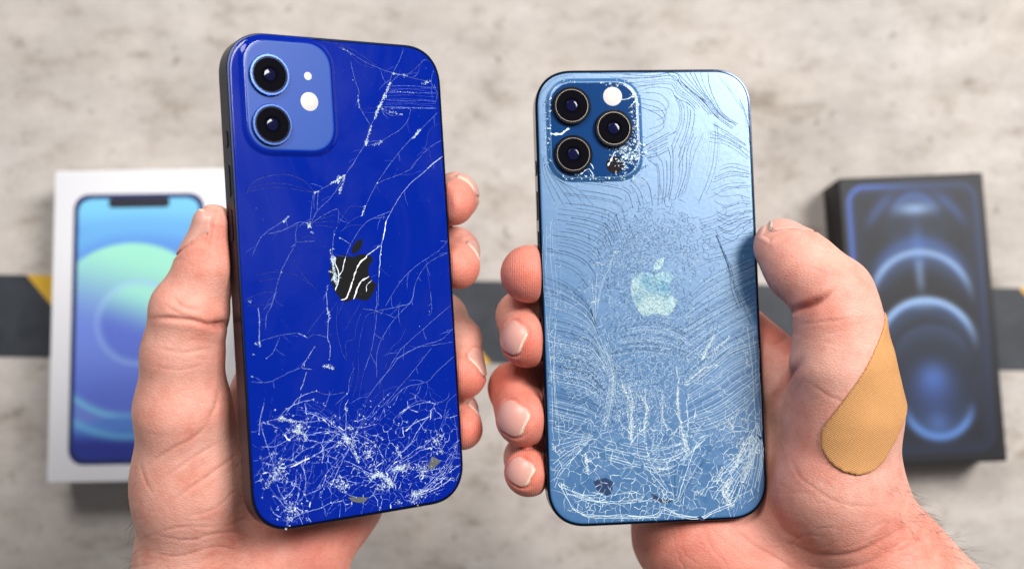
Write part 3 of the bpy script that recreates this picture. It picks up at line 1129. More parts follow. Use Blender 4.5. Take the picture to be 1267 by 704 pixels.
# bright crushed spots
for tile, x, y, sp, n, r in [(T1, 845, 345, 0.45, 30, .22), (T1, 820, 400, 0.55, 34, .22), (T1, 760, 565, 0.45, 26, .25), (T1, 1000, 528, .4, 24, .22), (T1, 1045, 285, .4, 20, .18),
                             (T1, 715, 372, .25, 12, .18), (T1, 690, 270, .2, 8, .15), (T1, 640, 122, .3, 10, .13), (T1, 890, 240, .3, 12, .18), (T1, 820, 580, .5, 12, .15),
                             (T1, 600, 228, .2, 7, .15), (T1, 940, 250, .3, 10, .15), (T1, 1085, 300, .6, 16, .1), (T1, 162, 205, .15, 6, .25), (T1, 162, 480, .12, 5, .2),
                             (T2, 540, 85, .55, 40, .25), (T2, 548, 135, .35, 20, .22), (T2, 430, 150, .25, 10, .2), (T2, 400, 308, .4, 22, .22), (T2, 415, 340, .3, 10, .15),
                             (T2, 288, 280, .25, 12, .2), (T2, 730, 105, .15, 8, .2), (T2, 660, 250, .3, 14, .2), (T2, 520, 490, .55, 44, .28), (T2, 525, 555, .6, 46, .3),
                             (T2, 505, 440, .6, 22, .16), (T2, 533, 320, .15, 8, .15), (T2, 522, 355, .15, 6, .15), (T2, 735, 408, .2, 10, .2), (T2, 265, 537, .15, 6, .18),
                             (T2, 120, 660, .5, 10, .12), (T3, 80, 60, .5, 10, .13), (T3, 455, 105, .35, 20, .2), (T3, 120, 262, .25, 12, .2), (T3, 155, 325, .12, 6, .2),
                             (T3, 90, 300, .5, 14, .12), (T3, 450, 365, .6, 30, .22), (T3, 340, 360, .35, 14, .18), (T3, 392, 268, .15, 7, .2), (T3, 90, 415, .5, 14, .15), (T3, 688, 98, .25, 10, .15),
                             (T3, 945, 100, .2, 8, .15), (T3, 895, 168, .15, 6, .15), (T3, 545, 490, .2, 10, .2), (T3, 400, 485, .2, 10, .2), (T3, 230, 615, .5, 30, .24), (T3, 200, 572, .25, 10, .2),
                             (T3, 540, 570, .5, 30, .2), (T3, 310, 660, .8, 60, .26), (T4, 300, 165, .7, 40, .25), (T4, 410, 110, .3, 16, .22), (T4, 545, 210, .7, 46, .24), (T4, 600, 310, .4, 22, .22),
                             (T4, 570, 150, .8, 40, .18), (T4, 690, 380, .9, 70, .24), (T4, 740, 410, .8, 60, .24), (T4, 805, 345, .9, 80, .24), (T4, 790, 250, .5, 30, .2), (T4, 920, 360, .7, 46, .22),
                             (T4, 880, 470, 1.1, 90, .2), (T4, 800, 510, .9, 46, .18), (T4, 970, 210, .7, 40, .2), (T4, 1000, 260, .8, 40, .18), (T4, 1070, 240, .6, 26, .16), (T4, 530, 435, .5, 30, .22), (T4, 470, 425, .25, 14, .2),
                             (T4, 200, 370, .9, 40, .18), (T4, 160, 430, .8, 26, .16), (T4, 270, 560, .8, 30, .18), (T4, 350, 590, .5, 18, .16), (T4, 1060, 405, .4, 18, .2), (T4, 250, 640, .4, 14, .2)]:
    c0_ = P.loc(*T(tile, [(x, y)])[0], 0.05)
    lw = tile in (T1, T2)
    ck.clump(c0_, sp * (0.42 if lw else 0.62), int(n * (1.5 if lw else 0.95)), r * (1.1 if lw else 0.95), (0.62, 0.78, 0.88) if lw else WHITE, (0.42, 0.9) if lw else None, 2.6 if lw else 1.0)
# fine dust
for _ in range(420):
    p = np.array([RNG.uniform(-34, 34), RNG.uniform(-72, 72)])
    if inside_rr(p, 1.5):
        ck.flake(p, RNG.uniform(0.025, 0.085), CL[RNG.integers(1, 4)])

for t_, pts, w_, pm_, r_ in ((T1, [(872, 285), (845, 345), (815, 410), (798, 455)], .42, 26, .2), (T1, [(778, 495), (765, 540), (752, 580)], .34, 24, .2), (T1, [(978, 555), (1018, 512)], .3, 26, .2),
                             (T1, [(815, 400), (870, 425), (930, 440)], .3, 9, .16), (T1, [(880, 238), (955, 252)], .2, 9, .15), (T1, [(1025, 290), (1065, 278)], .3, 18, .15), (T1, [(716, 345), (722, 405)], .2, 12, .15),
                             (T1, [(640, 118), (690, 150)], .25, 8, .14), (T1, [(790, 585), (835, 570)], .3, 12, .16), (T1, [(870, 325), (1010, 335)], .14, 6, .12), (T1, [(860, 408), (1090, 410)], .14, 4, .12),
                             (T2, [(505, 108), (575, 66)], .3, 26, .2), (T2, [(572, 72), (562, 110), (548, 155)], .32, 18, .18), (T2, [(425, 148), (450, 146)], .18, 14, .18), (T2, [(390, 300), (410, 318)], .3, 26, .18),
                             (T2, [(655, 262), (672, 215)], .22, 16, .18), (T2, [(510, 455), (520, 520), (533, 590)], .55, 34, .24), (T2, [(500, 530), (550, 560)], .4, 18, .2), (T2, [(275, 290), (300, 268)], .2, 16, .18),
                             (T2, [(490, 600), (485, 640)], .2, 10, .14), (T3, [(430, 360), (480, 376)], .4, 18, .2), (T3, [(448, 85), (462, 130)], .22, 16, .18), (T3, [(100, 255), (125, 268)], .2, 14, .16),
                             (T4, [(215, 112), (300, 125)], .5, 18, .22), (T4, [(280, 165), (335, 185), (350, 215)], .5, 18, .22), (T4, [(530, 195), (560, 225), (600, 310)], .5, 18, .22), (T4, [(665, 395), (700, 375), (735, 400), (765, 430)], .6, 30, .24),
                             (T4, [(780, 350), (830, 335)], .7, 30, .24), (T4, [(860, 480), (930, 455)], .7, 22, .2), (T4, [(780, 245), (800, 280)], .5, 14, .2), (T4, [(160, 430), (235, 350)], .6, 12, .18), (T4, [(690, 430), (770, 440)], .5, 20, .2)):
    ck.band(P.locs(T(t_, pts), .06), w_, pm_, r_, (0.66, 0.80, 0.90))
# fans of curved cracks spreading from the impact points
for A, B, n_, st_ in (([(550, 215), (470, 165), (360, 150), (250, 185), (125, 260)], [(560, 260), (510, 330), (450, 430), (400, 545)], 7, 1),
                      ([(540, 200), (500, 100), (430, 40), (330, 0)], [(560, 210), (440, 130), (300, 90), (140, 110)], 6, 1),
                      ([(560, 200), (600, 90), (640, -20), (690, -120)], [(560, 220), (680, 130), (790, 60), (900, 10)], 7, 0),
                      ([(690, 390), (760, 300), (860, 190), (960, 90)], [(700, 400), (820, 380), (960, 350), (1095, 330)], 7, 1),
                      ([(690, 400), (620, 300), (570, 260), (545, 215)], [(690, 400), (600, 420), (520, 440), (440, 470)], 5, 1),
                      ([(880, 480), (960, 400), (1040, 300), (1080, 180)], [(860, 490), (960, 470), (1040, 430), (1090, 380)], 7, 2),
                      ([(200, 380), (170, 280), (130, 200), (110, 120)], [(200, 380), (260, 300), (330, 250), (440, 200)], 5, 1),
                      ([(280, 570), (200, 480), (140, 400), (110, 320)], [(280, 570), (330, 480), (360, 400), (380, 300)], 5, 1)):
    for c in family(P.locs(T(T4, A), .05), P.locs(T(T4, B), .05), n_, 0.5):
        if not all(inside_rr(p_, .9) for p_ in c):
            c = np.array([p_ for p_ in c if inside_rr(p_, .9)])
        if len(c) < 4:
            continue
        c = c[int(RNG.uniform(0, .16) * len(c)):]
        k_ = int(RNG.uniform(.55, 1) * len(c))
        if k_ < 4:
            continue
        sx = max(0, min(4, st_ + int(RNG.integers(-1, 2))))
        ck.ribbon(wobble(c[:k_], .12, 4), WL[sx], CL[sx], z=.09, ragged=.5)
        for p_ in c[:k_]:
            if RNG.random() < .10:
                ck.clump(p_, .22, RNG.integers(3, 10), .17, WHITE)

# crushed zone: loose pieces of glass with bright edges
hot = [(T4, 690, 380), (T4, 805, 345), (T4, 880, 470), (T4, 920, 360), (T4, 980, 230), (T4, 545, 210), (T4, 300, 165), (T4, 200, 370), (T4, 520, 430), (T4, 270, 560), (T4, 740, 420), (T4, 640, 260)]
hotp = np.array([P.loc(*T(t, [(x, y)])[0]) for t, x, y in hot])
seeds = []
while len(seeds) < 720:
    if RNG.random() < 0.70:
        p = hotp[RNG.integers(len(hotp))] + RNG.standard_normal(2) * RNG.uniform(0.8, 4.2)
    else:
        p = np.array([RNG.uniform(-34, 34), RNG.uniform(-72, -38)])
    if inside_rr(p, 1.2) and p[1] < -36 + 4 * math.sin(p[0] * 0.3):
        seeds.append(p)
bound = [(-34.6, -72.2), (34.6, -72.2), (34.6, -34), (-34.6, -34)]
cells = voronoi_cells(seeds, bound)
n = shards(gl_blue, blue_glass, cells, lambda Pp, c: all(inside_rr(q, 1.6) for q in Pp) and c[1] < -38 and np.ptp(Pp, axis=0).max() > 2.6 and np.ptp(Pp, axis=0).max() < 11, 0.035, 0.9)
for i, (poly, nb) in enumerate(cells):
    for k in range(len(poly)):
        if nb[k] > i:
            a, b = np.array(poly[k]), np.array(poly[(k + 1) % len(poly)])
            L = np.linalg.norm(b - a)
            mid = (a + b) / 2
            if L < 0.25 or not (inside_rr(a, 1) and inside_rr(b, 1)):
                continue
            hd = np.min(np.linalg.norm(hotp - mid, axis=1))
            pr = 0.94 if hd < 3 else 0.88
            if mid[1] > -42:
                pr *= 0.45
            if RNG.random() > pr:
                continue
            st = RNG.choice([0, 1, 2, 3, 4], p=[.20, .36, .28, .13, .03] if hd < 3.5 else [.36, .38, .20, .06, 0])
            m = max(3, int(L / 0.5))
            ck.ribbon(wobble(np.linspace(a, b, m), 0.17), WL[st] * RNG.uniform(.6, 1.3), CL[st], z=0.10, taper=RNG.random() < .4, ragged=0.7)
            if RNG.random() < (0.30 if hd < 4 else 0.12):
                ck.clump(a, 0.28, RNG.integers(3, 12), 0.17, WHITE)
crack_mat = tint_mat('cracked_glass_edges')
ck.build('crack_lines', crack_mat, gl_blue)
# two holes where the glass has fallen out
grey_hole = simple('exposed_grey_layer', (0.10, 0.105, 0.10), 0.6, noise=0.3, nscale=3000)
for tile, pts in ((T4, [(935, 355), (955, 290), (985, 305), (1000, 315), (970, 345)]), (T4, [(550, 490), (590, 488), (650, 490), (630, 512), (600, 515), (570, 508)])):
    link('exposed_hole', prism_mesh('exposed_hole', [P.locs(T(tile, pts), 0.1)], -0.2, 0.14), grey_hole, blue_phone)
for ch in list(blue_phone.children):
    ch.location.z += PT / 2 * MM      # the root sits in the middle of the body

# ---- the light steel-blue phone ---------------------------------------------
P = POSE_R
pale_phone = thing('smartphone', 'steel blue phone with three lenses and finely shattered glass, in the right hand', 'phone',
                   P.M @ Matrix.Translation((0, 0, -PT / 2 * MM)), 'cracked phones held side by side')
steel_frame = simple('dark_steel_frame', (0.035, 0.045, 0.07), 0.16, metal=1.0)
pale_glass = glass_mat('pacific_matte_glass', (0.014, 0.112, 0.30), 0.365, 0.0, spec=0.82, tint=(0.82, 0.95, 1.0), relief=0.04, ior=1.9, metal=0.10)
pale_bump = glass_mat('pacific_gloss_glass', (0.004, 0.04, 0.15), 0.08, 0.0, spec=0.5)
fr, gl = phone_body(pale_phone, steel_frame, None, dark_screen, pale_glass, None)
gl_pale = gl
side_button(pale_phone, steel_frame, 'mute_switch', -1, 39.5, 44.5)
side_button(pale_phone, steel_frame, 'volume_button', -1, 25, 34.5)
side_button(pale_phone, steel_frame, 'volume_button', -1, 12, 21.5)
side_button(pale_phone, steel_frame, 'side_button', 1, 12, 29)
q0, q1 = P.loc(680, 160, 0.5), P.loc(791, 160, 0.5)
q2, q3 = P.loc(735, 101, 0.5), P.loc(735, 221, 0.5)
bw, bh = q1[0] - q0[0], q2[1] - q3[1]
bc = ((q0[0] + q1[0]) / 2, (q2[1] + q3[1]) / 2)
V, Fc = rr_loft(bw + 2.4, bh + 2.4, 9.2, [(0, -0.05), (0.35, 0.12), (0.9, 0.5), (1.25, 0.78), (1.6, 0.84)], n=12, cx=bc[0], cy=bc[1])
plateau = smooth_by_angle(link('camera_plateau', mesh('camera_plateau', V, Fc), pale_glass, pale_phone), 60)
V, Fc = rr_loft(bw - 0.9, bh - 0.9, 8.0, [(0, 0.5), (0, 0.88), (0.15, 0.93), (0.6, 0.93)], n=12, cx=bc[0], cy=bc[1])
smooth_by_angle(link('glossy_panel', mesh('glossy_panel', V, Fc), pale_bump, plateau), 40)
ring_dark = simple('lens_ring_dark', (0.02, 0.022, 0.03), 0.2, metal=0.9)
rim_gold = simple('lens_rim_bronze', (0.20, 0.175, 0.14), 0.35, metal=1.0)
for c in ((707.5, 131), (759.5, 159), (709.5, 191)):
    lens(plateau, P.loc(*c, 2.2), 0.93, 6.2, 1.5, ring_dark, rim_gold, 0.2)
flash(plateau, P.loc(758, 119.5, 1.0), 0.93, 3.1)
V, Fc = lathe([(2.9, 0.85), (2.9, 0.96), (2.6, 0.98), (0.05, 0.98)], 32)
ld = link('depth_sensor', mesh('depth_sensor', V, Fc), simple('sensor_black', (0.010, 0.005, 0.005), 0.6, spec=0.1), plateau)
ld.location = (*(P.loc(761, 204, 1.0) * MM), 0)

s = 0.785
c0 = P.loc(808, 364)
loops = [np.stack([(lp[:, 0] - 11.55) * s + c0[0], (14.95 - lp[:, 1]) * s + c0[1]], 1) for lp in (bez_outline(APPLE_BODY), bez_outline(APPLE_LEAF))]


def logo_mat():
    w = NT('emblem_satin')
    v = w.coords()
    vo = w.n('ShaderNodeTexVoronoi')
    w.set(vo, 'Vector', v)
    vo.inputs['Scale'].default_value = 900
    big = w.ramp(w.noise(v, 95, 3, 0.5), [(0.35, (0.10, 0.27, 0.42)), (0.6, (0.46, 0.62, 0.62))])
    w.p(Base_Color=w.mix(w.math('MULTIPLY', w.noise(v, 900, 3), 0.4), big, (0.10, 0.26, 0.40, 1)), Metallic=0.45, Roughness=0.3)
    w.p(Normal=w.bump(vo.outputs['Distance'], 0.08, 0.0004))
    return w.m


link('emblem', prism_mesh('emblem', loops, -0.1, 0.02), logo_mat(), pale_phone)

U5, U6, U7, U8 = (650, 70), (650, 240), (650, 390), (650, 500)
ck = Cracks()
MID = (0.42, 0.60, 0.75)


def shade(y_px):
    """open dark cracks higher up, powdered white ones lower down"""
    return RNG.random() > np.clip((y_px - 330) / 190, 0.04, 0.96)


def draw_family(A, B, n, w=0.115, dark=None, jit=0.045, breaks=0.06, cross=0.22):
    cs = family(P.locs(A, 0.03), P.locs(B, 0.03), n)
    ys = np.linspace(np.mean([p[1] for p in A]), np.mean([p[1] for p in B]), n)
    for k, c in enumerate(cs):
        c = wobble(c, jit, 9)
        a, b = 0, len(c)
        if RNG.random() < 0.5:
            a = int(RNG.uniform(0, 0.25) * len(c))
        if RNG.random() < 0.5:
            b = int(RNG.uniform(0.75, 1) * len(c))
        is_dark = (shade(ys[k]) if dark is None else dark > RNG.random())
        yk = np.clip((ys[k] - 300) / 180, 0, 1)
        col = DARK if is_dark else tuple(np.array(MID) * (1 - yk) + np.array(WHITE) * yk)
        ww = w * RNG.uniform(0.6, 1.15) * (1.08 if is_dark else 0.85)
        i = a
        while i < b - 2:
            L = int(RNG.uniform(20, 70))
            ck.ribbon(c[i:min(b, i + L + 1)], ww * RNG.uniform(0.85, 1.15), tuple(np.array(col) * RNG.uniform(0.75, 1.0)), taper=False, ragged=.16)
            i += L
            if RNG.random() < breaks:
                i += 2
        if cross and k + 1 < n:
            d = cs[k + 1]
            for _ in range(int(cross * len(c) / 10)):
                j = RNG.integers(0, min(len(c), len(d)))
                j2 = min(len(d) - 1, max(0, j + RNG.integers(-2, 3)))
                ck.ribbon(wobble(np.linspace(c[j], d[j2], 4), 0.05), ww * 0.9, col)


# flow families traced from the photograph
draw_family(T(U5, [(460, 85), (600, 95), (720, 80), (760, 130), (830, 200), (900, 280)]), T(U5, [(510, 190), (600, 150), (700, 155), (730, 200), (790, 230), (850, 300)]), 6, dark=1)
draw_family(T(U5, [(680, 80), (760, 140), (850, 210), (920, 290), (1000, 350)]), T(U5, [(880, 80), (890, 150), (920, 220), (960, 280), (1030, 330)]), 8, dark=.95, cross=.25)
draw_family(T(U5, [(540, 180), (640, 180), (690, 220), (680, 260), (600, 260)]), T(U5, [(560, 240), (650, 280), (672, 330), (640, 360), (580, 390)]), 4, dark=1)
draw_family(T(U5, [(690, 170), (740, 230), (745, 310), (715, 380), (700, 420)]), T(U5, [(780, 220), (820, 270), (800, 380), (770, 460), (740, 540)]), 6, dark=1)
draw_family(T(U5, [(570, 440), (660, 385), (745, 340)]), T(U5, [(590, 490), (640, 480), (690, 455)]), 7, dark=1)
draw_family(T(U5, [(840, 360), (800, 450), (790, 560), (750, 680)]), T(U5, [(580, 500), (630, 540), (640, 620), (640, 720)]), 11, dark=.9)
draw_family(T(U5, [(890, 360), (850, 470), (820, 580), (790, 690)]), T(U5, [(850, 380), (800, 500), (780, 600), (760, 690)]), 5, w=.07, dark=.2)
draw_family(T(U5, [(890, 410), (960, 420), (1020, 450), (1095, 510)]), T(U5, [(900, 320), (960, 360), (1030, 400), (1090, 440)]), 6, dark=.85, jit=.12, cross=.5)
draw_family(T(U5, [(930, 540), (1000, 520), (1095, 545)]), T(U5, [(890, 690), (980, 650), (1100, 640)]), 9, dark=.95, jit=.12, cross=.7)
draw_family(T(U5, [(930, 90), (1000, 180), (1060, 280), (1080, 420)]), T(U5, [(1060, 190), (1075, 260), (1085, 330), (1090, 430)]), 4, dark=.7, jit=.1)
draw_family(T(U5, [(75, 200), (110, 150), (160, 110), (300, 85)]), T(U5, [(100, 560), (95, 400), (110, 250), (150, 150)]), 7, w=.08, dark=.35, jit=.1)
draw_family(T(U5, [(210, 590), (400, 612), (500, 640), (530, 720)]), T(U6, [(85, 330), (180, 350), (250, 390), (300, 450)]), 25, dark=.93, w=.10)
draw_family(T(U5, [(80, 480), (90, 560), (120, 640), (160, 720)]), T(U5, [(120, 560), (180, 610), (260, 650), (330, 720)]), 6, dark=.8, w=.08)
draw_family(T(U6, [(840, 130), (930, 100), (1000, 60), (1105, 40)]), T(U6, [(880, 330), (1000, 300), (1120, 275)]), 16, dark=.9, w=.085, cross=.35, jit=.09)
draw_family(T(U6, [(910, 0), (960, 20), (1040, 10), (1110, 30)]), T(U6, [(940, 200), (1000, 230), (1040, 200), (1110, 150)]), 9, dark=.95, w=.11, jit=.2, cross=.9)
draw_family(T(U6, [(920, 200), (950, 280), (985, 370), (1000, 460), (1030, 550)]), T(U6, [(930, 200), (965, 290), (995, 370), (1015, 450), (1100, 640)]), 3, dark=1, w=.14, jit=.12)
draw_family(T(U6, [(780, 500), (900, 400), (1115, 300)]), T(U6, [(760, 680), (900, 600), (1130, 470)]), 22, dark=.6, w=.08)
draw_family(T(U6, [(760, 700), (900, 610), (1130, 480)]), T(U7, [(800, 350), (950, 210), (1145, 110)]), 16, w=.095, dark=.35)
draw_family(T(U7, [(780, 330), (900, 230), (1000, 150), (1140, 110)]), T(U7, [(800, 570), (950, 530), (1080, 440), (1148, 350)]), 24, w=.12, dark=.08)
draw_family(T(U6, [(85, 380), (200, 430), (300, 520), (340, 620)]), T(U7, [(110, 100), (250, 130), (330, 170), (400, 270)]), 20, w=.085, dark=.55, cross=.15)
draw_family(T(U7, [(110, 110), (250, 140), (330, 170), (400, 270)]), T(U7, [(120, 550), (230, 580), (350, 600)]), 34, w=.09, dark=.4, cross=.15)
draw_family(T(U7, [(330, 160), (400, 280), (395, 400), (370, 560)]), T(U7, [(390, 60), (430, 240), (440, 380), (400, 560)]), 9, w=.09, dark=.25, cross=.8)
draw_family(T(U8, [(330, 150), (500, 190), (650, 210), (800, 170), (900, 140)]), T(U8, [(330, 250), (560, 310), (700, 330), (850, 190)]), 8, w=.17, dark=0, jit=.14, cross=.6)
draw_family(T(U8, [(130, 180), (200, 170), (330, 150)]), T(U8, [(140, 420), (180, 330), (300, 190)]), 10, w=.12, dark=.05)
draw_family(T(U8, [(750, 460), (830, 330), (960, 130)]), T(U8, [(700, 440), (560, 350), (480, 300)]), 9, w=.13, dark=.1, jit=.1)
draw_family(T(U8, [(1000, 480), (1060, 300), (1080, 160), (1120, 90)]), T(U8, [(1130, 420), (1150, 300), (1150, 200), (1120, 90)]), 10, w=.16, dark=.05, jit=.14)
draw_family(T(U8, [(870, 440), (950, 330), (1050, 220), (1100, 120)]), T(U8, [(1000, 500), (1050, 380), (1110, 250), (1140, 150)]), 9, w=.18, dark=.0, jit=.2, cross=.5)
draw_family(T(U8, [(205, 430), (240, 510), (310, 545), (450, 548), (640, 545), (660, 522), (740, 540), (850, 555), (900, 530), (1000, 500)]),
            T(U8, [(165, 390), (230, 500), (310, 535), (450, 538), (630, 540), (660, 500), (740, 530), (850, 545), (900, 520), (1000, 480)]), 3, w=.24, dark=0, jit=.16, breaks=.05)
draw_family(T(U8, [(160, 385), (300, 440), (400, 430), (500, 410)]), T(U8, [(200, 430), (330, 470), (450, 480), (620, 470)]), 4, w=.2, dark=0, jit=.25, cross=.5)

draw_family(T(U5, [(900, 300), (880, 420), (850, 560), (800, 700)]), T(U5, [(930, 330), (940, 450), (920, 580), (860, 720)]), 6, w=.09, dark=.5)
draw_family(T(U5, [(540, 560), (600, 620), (620, 720)]), T(U5, [(510, 620), (540, 660), (560, 720)]), 4, dark=.8)
draw_family(T(U5, [(330, 85), (500, 90), (640, 80)]), T(U5, [(470, 110), (560, 140), (690, 120)]), 4, w=.09, dark=.85)
draw_family(T(U6, [(480, 640), (600, 620), (720, 650), (800, 700)]), T(U7, [(400, 200), (560, 180), (680, 190), (790, 220)]), 14, w=.075, dark=.4, jit=.08, cross=.8)
draw_family(T(U6, [(85, 200), (75, 380), (100, 560), (105, 700)]), T(U6, [(150, 40), (165, 260), (180, 440), (150, 700)]), 5, w=.09, dark=.1, jit=.14, cross=.5)
draw_family(T(U7, [(100, 20), (120, 200), (130, 420), (135, 600)]), T(U7, [(150, 20), (140, 220), (150, 420), (160, 600)]), 3, w=.1, dark=0, jit=.14, cross=.5)
draw_family(T(U7, [(1080, 60), (1100, 250), (1110, 420), (1120, 560)]), T(U7, [(1130, 60), (1130, 250), (1140, 420), (1145, 560)]), 3, w=.1, dark=.1, jit=.16, cross=.5)
draw_family(T(U6, [(300, 440), (320, 540), (330, 640)]), T(U6, [(430, 290), (380, 420), (350, 560)]), 6, w=.1, dark=.1, jit=.12, cross=.5)
# fine crazing in the middle
seeds = []
core = [P.loc(800, 290), P.loc(835, 300), P.loc(775, 340), P.loc(800, 420), P.loc(765, 480), P.loc(790, 500), P.loc(820, 380), P.loc(770, 300), P.loc(850, 430), P.loc(720, 450)]
sig = [7, 6, 6, 8, 5, 6, 8, 5, 6, 5]
while len(seeds) < 4300:
    k = RNG.integers(len(core))
    p = core[k] + RNG.standard_normal(2) * sig[k] if RNG.random() < .80 else np.array([RNG.uniform(-34, 34), RNG.uniform(-58, 10)])
    if inside_rr(p, 1.0):
        seeds.append(p)
xs = np.array(seeds)
bound = [(-34.6, -60), (34.6, -60), (34.6, 45), (-34.6, 45)]
fine = voronoi_cells(seeds, bound, 16)
top_y = P.loc(800, 250)[1]
for i, (poly, nb) in enumerate(fine):
    for k in range(len(poly)):
        if nb[k] > i:
            a, b = np.array(poly[k]), np.array(poly[(k + 1) % len(poly)])
            L = np.linalg.norm(b - a)
            if L > 2.2 or L < 0.12 or not (inside_rr(a, 1) and inside_rr(b, 1)) or RNG.random() < 0.22:
                continue
            t = np.clip((top_y - (a[1] + b[1]) / 2) / 75, 0, 1)      # 0 at the top, 1 lower down
            dk = RNG.random() > 0.10 + 0.85 * t
            ck.ribbon(wobble(np.linspace(a, b, 3), 0.04), RNG.uniform(0.045, 0.09), DARK if dk else tuple((np.array(MID) * (1 - t) + np.array(WHITE) * t) * RNG.uniform(.75, 1)), taper=False)

# crushed lower end: loose pieces with white edges
seeds = []
hot = np.array([P.loc(*T(U8, [q])[0]) for q in ((990, 430), (1020, 260), (930, 360), (500, 420), (560, 480), (300, 270), (750, 100), (510, 120), (680, 480), (330, 470), (1100, 200))])
while len(seeds) < 420:
    p = np.array([RNG.uniform(-34, 34), RNG.uniform(-72, -40)]) if RNG.random() < 0.72 else hot[RNG.integers(len(hot))] + RNG.standard_normal(2) * 2.6
    if inside_rr(p, 1.0) and p[1] < -39:
        seeds.append(p)
bound = [(-34.7, -72.3), (34.7, -72.3), (34.7, -38), (-34.7, -38)]
cells = voronoi_cells(seeds, bound)
shards(gl_pale, pale_glass, cells, lambda Pp, c: all(inside_rr(q, 1.5) for q in Pp) and c[1] < -42 and np.ptp(Pp, axis=0).max() > 2.3 and np.ptp(Pp, axis=0).max() < 9, 0.03, 1.3)
for i, (poly, nb) in enumerate(cells):
    for k in range(len(poly)):
        if nb[k] > i:
            a, b = np.array(poly[k]), np.array(poly[(k + 1) % len(poly)])
            L = np.linalg.norm(b - a)
            if L < 0.2 or not (inside_rr(a, .9) and inside_rr(b, .9)) or RNG.random() < 0.2:
                continue
            hd = np.min(np.linalg.norm(hot - (a + b) / 2, axis=1))
            m = max(3, int(L / 0.5))
            ck.ribbon(wobble(np.linspace(a, b, m), 0.10), RNG.uniform(.05, .15) * (1.15 if hd < 4 else 0.8), tuple(np.array(WHITE) * RNG.uniform(.7, 1)), z=0.10, taper=False, ragged=.5)
            if RNG.random() < (.4 if hd < 4 else .12):
                ck.clump(a, 0.25, RNG.integers(2, 8), 0.17, WHITE)
for tile, x, y, sp, n, r in [(U7, 500, 450, .8, 60, .2), (U7, 580, 450, .6, 44, .2), (U7, 470, 350, .9, 50, .17), (U7, 545, 380, .9, 46, .16), (U7, 740, 430, .5, 36, .19), (U7, 770, 590, .8, 60, .22),
                             (U7, 510, 600, .4, 30, .22), (U7, 455, 550, .6, 24, .16), (U7, 785, 330, .6, 36, .2), (U7, 865, 200, .6, 44, .24), (U7, 940, 240, .6, 16, .15), (U7, 940, 355, .5, 16, .15),
                             (U7, 1070, 185, .4, 18, .18), (U7, 1075, 240, .4, 22, .2), (U7, 1100, 330, .5, 20, .16), (U7, 1100, 410, .5, 20, .16), (U7, 135, 210, .5, 22, .18), (U7, 255, 175, .4, 16, .16),
                             (U7, 140, 640, .4, 24, .2), (U7, 185, 600, .4, 18, .18), (U7, 140, 515, .4, 14, .16), (U7, 650, 440, .6, 26, .16), (U7, 730, 280, .5, 20, .16), (U7, 610, 260, .7, 20, .14),
                             (U7, 1000, 520, .6, 40, .24), (U7, 1050, 600, .9, 60, .22), (U7, 905, 600, .6, 26, .18), (U7, 400, 480, .6, 24, .15),
                             (U8, 990, 430, 1.2, 120, .24), (U8, 1020, 280, 1.0, 90, .24), (U8, 930, 360, .8, 50, .2), (U8, 960, 480, 1.0, 60, .2), (U8, 1050, 390, .9, 60, .2), (U8, 1120, 220, .7, 50, .2),
                             (U8, 300, 270, .6, 44, .26), (U8, 295, 310, .5, 30, .2), (U8, 180, 390, .5, 30, .22), (U8, 830, 430, .7, 36, .2), (U8, 560, 450, .9, 36, .18), (U8, 650, 545, .6, 26, .18), (U8, 330, 470, .6, 22, .18),
                             (U6, 330, 520, .5, 36, .2), (U6, 350, 340, .5, 24, .18), (U6, 440, 280, .5, 24, .16), (U6, 145, 45, .4, 14, .15), (U6, 150, 270, .4, 16, .15), (U6, 170, 350, .4, 14, .15), (U6, 515, 250, .4, 14, .14),
                             (U6, 640, 330, .8, 26, .13), (U6, 830, 325, .4, 14, .14), (U6, 900, 190, .4, 12, .13), (U6, 340, 440, .5, 16, .14), (U6, 800, 580, .6, 16, .13), (U6, 260, 690, .3, 12, .16), (U6, 130, 660, .4, 14, .15),
                             (U5, 760, 650, .6, 20, .12), (U5, 790, 520, .5, 14, .1), (U5, 1060, 340, .6, 26, .14), (U5, 1010, 380, .6, 24, .14), (U5, 1075, 470, .4, 14, .13), (U5, 560, 620, .6, 20, .15), (U5, 95, 560, .5, 18, .14)]:
    ck.clump(P.loc(*T(tile, [(x, y)])[0], 0.05), sp * 0.85, n, r * 1.0, WHITE)
